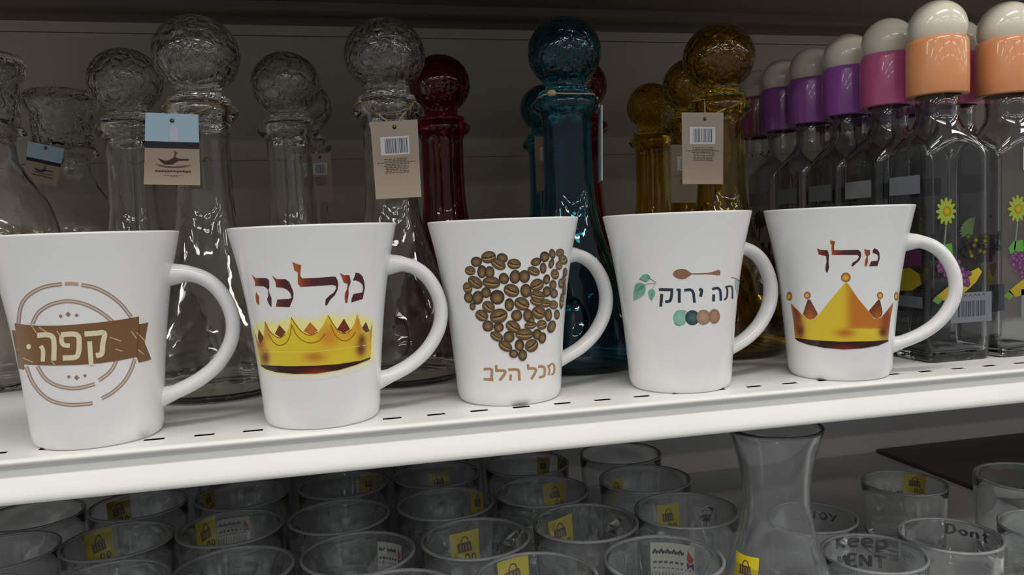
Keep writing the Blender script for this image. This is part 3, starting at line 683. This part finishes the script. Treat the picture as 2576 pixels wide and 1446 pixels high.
hang_tag('dim tan tag hanging behind the front amber tag', [(1688, 364), (1770, 364), (1772, 510), (1690, 510)], 0.232, decs[11], 'barcode', (0.5, 0.08), (0.456, 0.262, NK+0.0038, 0.0212))
hang_tag('brownish tag hanging on the rear teal decanter', [(1344, 343), (1410, 343), (1414, 480), (1350, 480)], 0.360, decs[9], 'barcode', (0.5, 0.08), (0.350, 0.388, NK+0.0038, 0.0212))
hang_tag('dim brown tag behind the clear decanter at the back panel', [(775, 388), (832, 384), (838, 505), (784, 508)], 0.356, decs[6], 'barcode', (0.5, 0.08), (0.103, 0.384, NK+0.0038, 0.0212))
hang_tag('tilted pale blue, black and tan tag on the jar at the back panel', [(70, 355), (162, 374), (142, 470), (62, 452)], 0.366, None, 'boat', (0.5, 0.08), (-0.118, 0.400, 0.1975, 0.0262))
# twine tied round the teal decanter with its tag turned edge-on
t_ = thing('hang_tag', 'pale tag turned edge-on against the side of the front teal decanter', 'tag', (0.318, 0.120, 0.175), 0, 'paper hang tags')
mesh_obj('card', *join([box(-0.0004, 0.0004, -0.002, 0.030, -0.038, 0.016)]), pmat('bluish_card', (0.42, 0.52, 0.55), 0.6), t_, False).rotation_euler = (0, 0.03, math.radians(-14))
v, f = twine_loop(0.0212, NK+0.0042, 0.0006, 3)
mesh_obj('twine', np.array(v)+np.array([0.298-0.318, 0.141-0.120, -0.175]), f, M['twine'], t_)
v, f = tube(np.array([(0.298+0.0205, 0.141-0.006, NK), (0.3195, 0.132, 0.199), (0.3188, 0.1265, 0.1905)])-np.array([0.318, 0.120, 0.175]), 0.0006, seg=6)
mesh_obj('twine_tail', v, f, M['twine'], t_)
v, f = lathe([(0, -.0022), (.002, -.0018), (.0034, 0), (.002, .0018), (0, .0022)], 10)
kn = mesh_obj('knot', np.array(v)*1.15+np.array([0.298-0.0155-0.318, 0.141-0.0165-0.120, NK+0.0048-0.175]), f, M['twine'], t_)

# =================================================================== SQUARE BOTTLES WITH BALL CAPS
BW, BD, BRAD = 0.0262, 0.0222, 0.0055
def rrect(hw, hd, rad, n=52):
    pts = []
    for k in range(n):
        a = 2*math.pi*(k+0.5)/n; c, s_ = math.cos(a), math.sin(a)
        tt = min(hw/abs(c) if abs(c) > 1e-9 else 9, hd/abs(s_) if abs(s_) > 1e-9 else 9)
        x_, y_ = c*tt, s_*tt
        qx, qy = abs(x_)-(hw-rad), abs(y_)-(hd-rad)
        if qx > 0 and qy > 0:
            # slide on to the corner arc
            lo, hi = 0.0, tt
            for _ in range(30):
                m_ = (lo+hi)/2; xx, yy = abs(c*m_), abs(s_*m_)
                ins = not (xx > hw-rad and yy > hd-rad and math.hypot(xx-hw+rad, yy-hd+rad) > rad)
                lo, hi = (m_, hi) if ins else (lo, m_)
            x_, y_ = c*lo, s_*lo
        pts.append((x_, y_))
    return np.array(pts)
def loft(rings):
    v, f = [], []; n = len(rings[0][0])
    for P, z in rings: v += [(x_, y_, (z if np.isscalar(z) else z[i])) for i, (x_, y_) in enumerate(P)]
    for k in range(len(rings)-1):
        for i in range(n):
            j = (i+1) % n; f.append((k*n+i, k*n+j, (k+1)*n+j, (k+1)*n+i))
    f.append(tuple(range(n))[::-1]); f.append(tuple((len(rings)-1)*n+i for i in range(n)))
    return v, f
def bottle_rings(off, zb, zt):
    full = rrect(BW-off, BD-off, max(0.0015, BRAD-off)); n = len(full)
    ang = np.array([2*math.pi*(k+0.5)/n for k in range(n)]); nr = 0.0142-off
    circ = np.stack([np.cos(ang), np.sin(ang)], 1)
    # corners break away first; the middle of each face stays flat a little higher (arched face tops)
    corner = np.clip(np.linalg.norm(full, axis=1)/math.hypot(BW-off, BD-off), 0.6, 1)
    arch = (1-corner)*0.030
    R = [(full*0.93, zb), (full*0.985, zb+0.0012), (full, zb+0.004)]
    for z in (0.03, 0.06, 0.09, 0.12): R.append((full, z))
    for tt in np.linspace(0, 1, 12):
        sft = tt*tt*(3-2*tt); P = full*(1-sft)+circ*nr*sft
        R.append((P, 0.1415+arch*(1-tt)+tt*0.031))
    R += [(circ*nr, 0.178), (circ*nr, zt)]
    return R
bo_v, bo_f = loft(bottle_rings(0.0, 0.0, 0.2050)); bi_v, bi_f = loft(bottle_rings(0.0026, 0.0062, 0.2040))
BOTTLE = join([(bo_v, bo_f), (bi_v, [q[::-1] for q in bi_f])])
CAP = lathe([(0.0150, 0.1870), (0.0198, 0.1870), (0.0202, 0.1878), (0.0204, 0.2000), (0.0202, 0.2225), (0.0196, 0.2252), (0.0184, 0.2262), (0.0150, 0.2262), (0.0150, 0.1870)], 56)
BALL = lathe([(0.0, 0.2150)]+[(0.0194*math.sin(a), 0.2342-0.0194*math.cos(a)) for a in np.linspace(0.12, math.pi-0.05, 28)]+[(0.0, 0.2536)], 56)
FY, LX = 0.060-BD, 0.549-BW
def bottle(x, y, cap, label, rz=0.0):
    t_ = thing('ball_cap_bottle', label, 'bottle', (x, y, 0), rz, 'square glass bottles with ball caps')
    mesh_obj('glass_body', *BOTTLE, M['bottle'], t_)
    mesh_obj('cap', *CAP, M['cap_'+cap], t_); mesh_obj('ball', *BALL, M['ball_cream'], t_)
    return t_
def local_sheet(sh_, name, t_, face):
    """sheet laid out in mm on a bottle face: face 'front' (x across) or 'left' (y across)"""
    def surf(p):
        p = p/1000.0
        if face == 'front':
            P = np.stack([p[:, 0], np.full(len(p), -BD), -p[:, 1]], 1); N = np.tile([0., -1, 0], (len(p), 1))
        else:
            P = np.stack([np.full(len(p), -BW), -p[:, 0], -p[:, 1]], 1); N = np.tile([-1., 0, 0], (len(p), 1))
        return P, N
    sh_.c = [c*0.62 for c in sh_.c]          # thin translucent ink, duller than on the glazed mugs
    return sh_.build(name, surf, M['print'], t_, 0.0001, 0.00006, keep_world=False)
def bottle_prints(t_, seed=0, label_on_front=False):
    g = random.Random(seed)
    s = Sheet()                                    # daisy
    for k in range(12):
        a = 2*math.pi*k/12; ca, sa = math.cos(a), math.sin(a); cx, cy = -12.5, -105
        def q(r, w_): return (cx+r*ca*0.85-w_*sa, cy+r*sa+w_*ca)
        s.poly([q(1.5, -.8), q(5.5, -1.6), q(9.0, -.9), q(9.8, 0), q(9.0, .9), q(5.5, 1.6), q(1.5, .8)], lambda x_, y_: lerp((180, 186, 60), (156, 180, 68), math.hypot(x_+12.5, y_+105)/9), 0.05*k, 3)
    s.disc(-11.8, -105, 3.4, 3.4, (214, 186, 30), (150, 130, 30), 2)
    s.stroke([(-12.5, -95), (-13.5, -86), (-15, -76)], 1.2, (130, 140, 120), 0)
    local_sheet(s, 'daisy_print', t_, 'front')
    s = Sheet()                                    # green leaf + grapes
    s.poly([(-20, -78), (-16, -82), (-8, -83), (-7, -76), (-11, -71), (-18, -72)], (96, 170, 66), 0, 3)
    for k in range(90):
        u = g.random(); x_ = -17+u*22+g.uniform(-2, 2); y_ = -70+u*12+g.uniform(-8, 9)*(1-abs(u-.5))
        s.disc(x_, y_, 2.1, 2.1, lerp((150, 84, 140), (180, 110, 160), g.random()), (84, 44, 84), 1+0.05*k, seg=9, rings=(0.6, 1.0))
    local_sheet(s, 'grape_print', t_, 'front')
    s = Sheet()                                    # olives with leaves
    for k in range(9):
        a = -0.4+k*0.25; s.poly([(9, -88), (9+11*math.cos(a+math.pi), -90+9*math.sin(a+math.pi)), (11+9*math.cos(a+math.pi), -93+8*math.sin(a+math.pi))], (90, 110, 70), 0.05*k, 3)
    for k in range(26):
        s.disc(10+g.uniform(-9, 10), -79+g.uniform(-8, 8), 2.3, 2.0, g.choice(((150, 150, 40), (46, 44, 34), (120, 124, 40), (40, 38, 34))), (34, 34, 24), 1+0.05*k, seg=9, rings=(0.6, 1.0))
    local_sheet(s, 'olive_print', t_, 'front')
    s = Sheet()                                    # lemon
    s.poly([(-20, -47), (-14, -51), (-4, -57), (6, -62), (14, -65), (17, -62), (12, -55), (4, -49), (-6, -44), (-14, -43)], lambda x_, y_: lerp((206, 186, 50), (190, 160, 34), (y_+60)/16), 0, 3)
    s.poly([(-24, -44), (-19, -48), (-15, -44), (-19, -41)], (110, 150, 70), 0, 3)
    local_sheet(s, 'lemon_print', t_, 'front')
    s = Sheet()                                    # barcode sticker
    s.poly([(-9, -48), (25, -48), (25, -27), (-9, -27)], (132, 138, 146), 0, 6); x_ = -3
    while x_ < 20:
        wd = g.choice((.3, .5, .9)); s.poly([(x_, -42), (x_+wd, -42), (x_+wd, -31), (x_, -31)], (72, 76, 84), 1, 20); x_ += wd+g.choice((.4, .6, 1.0))
    for x_ in (2, 6, 10, 13, 17): s.stroke([(x_, -45.5), (x_+1.2, -46.6), (x_+2.2, -45.2)], .5, (60, 62, 70), 1, n=2)
    local_sheet(s, 'barcode_sticker', t_, 'front')
    s = Sheet(); s.poly([(-17, -131), (14, -131), (14, -118), (-17, -118)], (138, 142, 148), 0, 8)
    if label_on_front:
        local_sheet(s, 'paper_sticker', t_, 'left')
        s = Sheet(); s.poly([(-8, -148), (22, -148), (22, -132), (-8, -132)], (206, 204, 210), 0, 8)
        for yy in (-146.5, -133.5): s.stroke([(-5, yy), (20, yy)], .7, (206, 130, 140), 1)
        local_sheet(s, 'price_sticker', t_, 'front')
    else: local_sheet(s, 'paper_sticker', t_, 'left')
    s = Sheet()                                    # yellow, purple and grey patches on the side face
    s.poly([(-16, -60), (-8, -65), (4, -66), (13, -62), (15, -55), (6, -50), (-8, -49), (-15, -53)], (176, 160, 44), 0, 4)
    s.poly([(-17, -78), (0, -83), (15, -78), (15, -68), (-2, -67), (-17, -69)], (110, 62, 100), 0, 4)
    s.poly([(-14, -46), (16, -46), (16, -38), (-14, -38)], (120, 126, 132), 0, 6)
    local_sheet(s, 'side_colour_patches', t_, 'left')
b0 = bottle(0.549, 0.060, 'orange', 'square clear bottle with orange cap, standing nearest to the five-point crown mug')
bottle_prints(b0, 1)
def bcopy(x, y, cap, label, rz=0):
    c = copy_tree(b0); c.location = (x, y, 0); c.rotation_euler = (0, 0, rz); c['label'] = label
    for ch in c.children:
        if ch.name.startswith('cap'):
            ch.data = ch.data.copy(); ch.data.materials[0] = M['cap_'+cap]
    return c
b1 = bottle(0.6065, 0.0585, 'orange', 'square clear bottle with orange cap and a white price sticker'); bottle_prints(b1, 5, True)
for x_, y_, c_, lb in ((0.546, 0.107, 'pink', 'square clear bottle with pink cap, right behind the orange-capped bottle by the crown mug'),
                       (0.545, 0.154, 'purple', 'square clear bottle with bright purple cap, right behind the pink-capped one'),
                       (0.543, 0.201, 'purple', 'purple-capped square bottle between two other purple-capped ones'),
                       (0.543, 0.248, 'purple', 'purple-capped square bottle just in front of the plum-capped one'),
                       (0.545, 0.295, 'plum', 'square bottle with dark plum cap at the back of its row'),
                       (0.605, 0.106, 'pink', 'square clear bottle with pink cap, hidden behind the price-stickered bottle'),
                       (0.604, 0.153, 'purple', 'purple-capped square bottle second behind the price-stickered bottle'),
                       (0.604, 0.200, 'purple', 'purple-capped square bottle third behind the price-stickered bottle'),
                       (0.604, 0.247, 'plum', 'plum-capped square bottle fourth behind the price-stickered bottle')):
    bcopy(x_, y_, c_, lb)

# =================================================================== LOWER SHELF: CUPS
def rim_mesh(rt, h, th=0.0021, seg=56):
    c = rt-th/2; return lathe([(c+th*0.54*math.cos(a), h-0.0008+th*0.54*math.sin(a)) for a in np.linspace(0, 2*math.pi, 11)[:-1]], seg, closed=True)
def cup_mesh(rt, rb, h, th=0.0021, base=0.008, seg=56):
    zs = np.linspace(0.006, h-0.0015, 8)
    o = [(0.0, 0.0018), (rb*0.72, 0.0018), (rb*0.80, 0.0), (rb*0.93, 0.0004), (rb*0.99, 0.0028)]+[(rb+(rt-rb)*(z/h)**0.9, z) for z in zs]
    o += [(rt-0.0001, h-0.0006), (rt-0.0008, h), (rt-th*0.75, h-0.0002), (rt-th, h-0.0012)]
    o += [(rb+(rt-rb)*(z/h)**0.9-th, z) for z in zs[::-1][1:-1]]+[(rb*0.90-th, base+0.001), (rb*0.75, base), (0.0, base)]
    return lathe(o, seg)
CH = -0.115-ZF
CR_T, CR_B = 0.0395, 0.0350
CUPM = cup_mesh(CR_T, CR_B, CH)
SHORT_H = -0.140-ZF
SHORTM = cup_mesh(0.0365, 0.0330, SHORT_H); RIMC = rim_mesh(CR_T, CH); RIMS = rim_mesh(0.0365, SHORT_H)
hp2 = smooth_path([(0.0375, 0.070), (0.0440, 0.0735), (0.0540, 0.0700), (0.0575, 0.0560), (0.0545, 0.0400), (0.0450, 0.0280), (0.0365, 0.0270)], 5)
CUPH = tube([(a, 0, b) for a, b in hp2], 0.0036, 0.0046, 12, side=(0, 1, 0))
def cup_patch(c, name, px, wd, ht, cols, art=None, far=True, tilt=0.0, parent_z=0.0, R=(CR_T, CR_B, CH)):
    """sticker on the cup wall, centred where the viewing ray meets the (far or near) wall"""
    X, Y, Z = c.location
    d = rays([px])[0]; oc = CAM[:2]-np.array([X, Y])
    z = Z+0.06; 
    for _ in range(6):
        r_ = R[1]+(R[0]-R[1])*max(0.0, min(1, (z-Z)/R[2]))+0.0003
        a = d[:2]@d[:2]; b = d[:2]@oc; cc = oc@oc-r_*r_; disc = b*b-a*cc
        sr = (-b+(1 if far else -1)*math.sqrt(max(0, disc)))/a; z = CAM[2]+sr*d[2]
    P = CAM+d*sr; th0 = math.atan2(P[1]-Y, P[0]-X); z0 = P[2]-Z
    z0 = min(z0, R[2]-ht/2-0.001); z0 = max(z0, ht/2+0.002)
    sg = -1.0 if far else 1.0
    def surf(p):
        x_ = p[:, 0]*math.cos(tilt)-p[:, 1]*math.sin(tilt); y_ = p[:, 0]*math.sin(tilt)+p[:, 1]*math.cos(tilt)
        zz = z0-y_*ht; rr = R[1]+(R[0]-R[1])*np.clip(zz/R[2], 0, 1)**0.9
        an = th0+sg*x_*wd/rr
        return np.stack([rr*np.cos(an), rr*np.sin(an), zz], 1), np.stack([np.cos(an), np.sin(an), 0*an], 1)
    s = Sheet(); cols(s)
    return s.build(name, surf, M['paper'], c, 0.00025, 0.0002 if not far else -0.00004, keep_world=False)
def yellow(s):
    s.poly([(-.5, -.46), (-.1, -.44), (.5, -.5), (.47, .1), (.5, .5), (-.5, .46)], (214, 196, 34), 0, 0.12)
    s.poly([(-.26, -.12), (.20, -.16), (.24, .12), (-.24, .16)], (104, 74, 52), 1, 0.2)
    s.stroke([(-.14, -.12), (-.05, -.28), (.08, -.28), (.14, -.14)], .04, (104, 74, 52), 1)
    for x_ in (-.16, -.06, .04, .14): s.stroke([(x_, -.08), (x_+.02, .08)], .03, (190, 170, 60), 2, n=2)
    for x_ in (.06, .28):
        s.stroke([(x_-.07, .30), (x_, .22), (x_+.07, .30), (x_, .40), (x_-.07, .32)], .045, (88, 62, 40), 1)
        s.stroke([(x_-.07, .28), (x_-.05, .40)], .04, (88, 62, 40), 1, n=2)
def white_logo(s):
    s.poly([(-.5, -.5), (.5, -.5), (.5, .5), (-.5, .5)], (196, 194, 186), 0, 0.12)
    for a in range(5): s.stroke([(-.44+a*.14, -.22), (-.40+a*.14, -.34), (-.36+a*.14, -.22), (-.33+a*.14, -.30)], .045, (44, 44, 48), 1, n=2)
    for a in range(6): s.stroke([(-.44+a*.12, .0), (-.36+a*.12, -.02)], .06, (70, 72, 74), 1, n=2)
    for a in range(9): s.stroke([(-.44+a*.10, .14), (-.38+a*.10, .13)], .035, (110, 112, 114), 1, n=2)
    s.poly([(.30, -.14), (.34, -.38), (.40, -.26), (.48, -.18), (.44, -.08), (.36, -.05)], (190, 40, 56), 1, 0.1)
    s.poly([(.30, -.08), (.38, -.02), (.48, -.08), (.48, .12), (.40, .02), (.32, .12)], (56, 44, 110), 1, 0.1)
    for a in range(12): s.stroke([(-.46+a*.075, .24), (-.46+a*.075, .46)], .03, (120, 124, 132), 1, n=2)
def white_plain(s): s.poly([(-.5, -.5), (.5, -.42), (.46, .5), (-.44, .46)], (200, 196, 200), 0, 0.15)
CUPS = [ # x, y, handle azimuth or None
 (0.325, 0.045, None), (0.238, 0.043, None), (0.151, 0.043, None), (0.064, 0.043, None), (-0.023, 0.043, None),
 (-0.113, 0.120, None), (-0.031, 0.119, None), (0.048, 0.118, None), (0.130, 0.119, None), (0.213, 0.120, 28), (0.297, 0.124, 28), (0.378, 0.124, 30),
 (-0.124, 0.205, None), (-0.044, 0.201, None), (0.036, 0.201, None), (0.118, 0.199, None), (0.203, 0.201, None), (0.285, 0.204, None), (0.378, 0.206, None),
 (-0.130, 0.286, None), (-0.048, 0.284, None), (0.036, 0.282, None), (0.122, 0.281, None), (0.206, 0.282, None), (0.292, 0.285, None), (0.386, 0.287, None),
 (-0.050, 0.366, None), (0.036, 0.364, None), (0.124, 0.364, None), (0.210, 0.364, None), (0.300, 0.366, None),
]
cups = []
HB = []
for i, (x_, y_, hz) in enumerate(CUPS):
    t_ = thing('glass_cup', 'plain round clear glass cup packed among the others on the lower shelf', 'cup', (x_, y_, ZF), 0, 'round clear glass cups on the lower shelf')
    mesh_obj('glass_body', *CUPM, M['cup'], t_); mesh_obj('rim', *RIMC, M['rim'], t_); cups.append(t_)
def nearest(px):
    d = rays([px])[0]; P = CAM+d*((-0.125-CAM[2])/d[2])
    return min(cups, key=lambda c: math.hypot(c.location[0]-P[0], c.location[1]-P[1]))
YEL = [(1169, 1375, 0.0235, 0.026), (1408, 1340, 0.0235, 0.026), (1680, 1300, 0.0200, 0.023), (1397, 1243, 0.0205, 0.022), (1548, 1232, 0.0205, 0.022), (1204, 1260, 0.0150, 0.022), (1105, 1210, 0.0210, 0.021), (930, 1216, 0.0180, 0.022),
       (248, 1368, 0.0215, 0.028), (298, 1287, 0.0215, 0.024), (516, 1330, 0.0180, 0.028), (523, 1252, 0.014, 0.018), (1368, 1172, 0.014, 0.02), (1418, 1164, 0.018, 0.02), (740, 1275, 0.014, 0.02), (1290, 1446, 0.024, 0.026)]
used = {}
for n_, (a, b, wd, ht) in enumerate(YEL):
    c = nearest((a, b+10)); 
    cup_patch(c, 'yellow_sticker', (a, b), wd, ht, yellow, far=True, tilt=random.uniform(-.08, .08)); used.setdefault(c.name, []).append('yellow')
for (a, b, wd, ht) in ((1694, 1415, 0.032, 0.028), (588, 1333, 0.026, 0.020), (985, 1405, 0.022, 0.024)):
    c = nearest((a, b)); cup_patch(c, 'white_logo_sticker', (a, b), wd, ht, white_logo, far=True); used.setdefault(c.name, []).append('white')
ORD = ['first', 'second', 'third', 'fourth', 'fifth', 'sixth', 'seventh', 'eighth']
rows = {}
for c in cups: rows.setdefault(int((c.location[1]-0.003)/0.0805), []).append(c)
for ri, row in rows.items():
    for ci, c in enumerate(sorted(row, key=lambda q: -q.location[0])):
        u = used.get(c.name, [])
        look = ('clear cup, yellow and white stickers' if len(set(u)) == 2 else 'clear cup, white logo sticker' if 'white' in u else
                'clear cup with yellow stickers' if len(u) > 1 else 'clear cup with yellow sticker' if u else 'plain clear glass cup')
        c['label'] = look+', '+ORD[ri]+' row from shelf edge, '+ORD[ci]+' from carafe'
# short tumblers with handwriting
def pen(words):
    def g(s):
        for P in words: s.stroke(P, .075, (30, 30, 34), 0, n=4)
    return g
def txt(st, x0, y0, k):
    G = {'K': [[(0, 0), (0, 1)], [(.5, .05), (.05, .5), (.5, 1)]], 'e': [[(.05, .6), (.5, .6), (.4, .35), (.1, .4), (.05, .7), (.2, .98), (.5, .9)]], 'p': [[(.05, .35), (.05, 1.35)], [(.05, .45), (.4, .35), (.5, .65), (.3, .95), (.05, .9)]],
         'M': [[(0, 1), (.1, 0), (.3, .6), (.5, 0), (.6, 1)]], 'E': [[(.5, 0), (.05, 0), (.05, 1), (.5, 1)], [(.05, .5), (.4, .5)]], 'N': [[(0, 1), (0, 0)], [(0, 0), (.5, 1)], [(.5, 1), (.5, 0)]], 'T': [[(0, 0), (.6, 0)], [(.3, 0), (.3, 1)]],
         'D': [[(.05, 0), (.05, 1), (.4, .85), (.5, .5), (.35, .1), (.05, 0)]], 'o': [[(.3, .4), (.05, .65), (.3, .98), (.5, .68), (.3, .4)]], 'n': [[(.05, .4), (.05, 1)], [(.05, .55), (.3, .4), (.45, .6), (.45, 1)]], 't': [[(.25, .1), (.25, .95), (.45, .95)], [(.05, .4), (.45, .4)]],
         'G': [[(.55, .15), (.25, 0), (.02, .4), (.15, .95), (.5, .95), (.55, .55), (.3, .55)]], 'd': [[(.45, 0), (.45, 1)], [(.45, .5), (.15, .45), (.05, .75), (.2, 1), (.45, .85)]], 'J': [[(.4, 0), (.4, .8), (.2, 1), (0, .8)]], 'O': [[(.3, 0), (.03, .5), (.3, 1), (.55, .5), (.3, 0)]], 'Y': [[(0, 0), (.28, .45)], [(.56, 0), (.2, 1)]], ' ': []}
    out = []; x = x0
    for ch in st:
        for P in G[ch]: out.append([(x+a*k, y0+b*k) for a, b in P])
        x += .72*k
    return out
RS = (0.0365, 0.0330, SHORT_H)
SH = [(0.496, 0.062, 'short clear tumbler handwritten with the word Keep', [((2165, 1372), 0.040, 0.026, pen(txt('Keep', -.5, -.5, .36)+txt('MENT', -.5, .1, .34)))]),
      (0.571, 0.073, 'short clear tumbler handwritten with Dont and two white stickers', [((2440, 1352), 0.034, 0.020, pen(txt('Dont', -.5, -.4, .36)))]),
      (0.496, 0.140, 'short clear tumbler handwritten with the word Joy, beside the flared carafe', [((2075, 1305), 0.026, 0.014, pen(txt('JOY', -.5, -.4, .45)))]),
      (0.624, 0.188, 'short clear tumbler with a yellow sticker standing alone near the bare board', [((2300, 1252), 0.030, 0.012, pen(txt('Good', -.5, -.4, .34)))]),
      (0.655, 0.064, 'plain short clear tumbler beside the one handwritten with Dont', []),
      (0.487, -0.016+0.003, 'plain short clear tumbler beside the shelf edge, in front of the Keep tumbler', [])]
sobjs = []
for x_, y_, lb, words in SH:
    t_ = thing('glass_tumbler', lb, 'tumbler', (x_, y_, ZF), 0, 'short tumblers on the lower shelf')
    mesh_obj('glass_body', *SHORTM, M['cup'], t_); mesh_obj('rim', *RIMS, M['rim'], t_); sobjs.append(t_)
    for px, wd, ht, art in words: cup_patch(t_, 'handwriting', px, wd, ht, art, far=True, R=RS)
cup_patch(sobjs[3], 'yellow_sticker', (2302, 1211), 0.021, 0.020, yellow, R=RS)
cup_patch(sobjs[1], 'white_sticker', (2262, 1345), 0.015, 0.014, white_plain, R=RS)
cup_patch(sobjs[1], 'white_sticker', (2455, 1340), 0.013, 0.010, white_plain, R=RS)
# the tall tumbler at the far end
TALLM = cup_mesh(0.0425, 0.0380, -0.125-ZF)
t_ = thing('glass_tumbler', 'wide clear tumbler handwritten with the word Good, beside the short tumblers', 'tumbler', (0.700, 0.128, ZF))
mesh_obj('glass_body', *TALLM, M['cup'], t_); mesh_obj('rim', *rim_mesh(0.0425, -0.125-ZF), M['rim'], t_)
cup_patch(t_, 'handwriting', (2560, 1235), 0.034, 0.020, pen(txt('Good', -.5, -.4, .42)), far=True, R=(0.0425, 0.0380, -0.125-ZF))
# handled glass mugs in the second row
for c, az in ((cups[9], 40), (cups[10], 40), (cups[11], 42)):
    h = mesh_obj('handle', *CUPH, M['cup'], c); h.rotation_euler = (0, 0, math.radians(az))
# flared carafe
VZ = [(0.0370, 0.0060), (0.0400, 0.0200), (0.0405, 0.0350), (0.0385, 0.0520), (0.0335, 0.0720), (0.0272, 0.0920), (0.0232, 0.1100), (0.0222, 0.1230), (0.0232, 0.1380), (0.0262, 0.1520), (0.0300, 0.1640), (0.0312, 0.1690)]
CARAFE = lathe([(0.0, 0.002), (0.026, 0.002), (0.030, 0.0), (0.0345, 0.0015)]+mr(VZ)+[(0.0312, 0.1702), (0.0302, 0.1704), (0.0292, 0.1690)]+[(r-0.0024, z) for r, z in mr(VZ)[::-1]][1:]+[(0.030, 0.0085), (0.0, 0.0080)], 64)
cx_, cy_ = on_plane([(1952, 1240)], 1, 0.046)[0][:2]
t_ = thing('flared_carafe', 'clear glass carafe with pinched neck and flared rim on the lower shelf', 'carafe', (cx_, cy_, ZF))
mesh_obj('glass_body', *CARAFE, M['cup'], t_)
cup_patch(t_, 'yellow_sticker', (1876, 1390), 0.020, 0.022, yellow, far=False, R=(0.0300, 0.0360, 0.090))
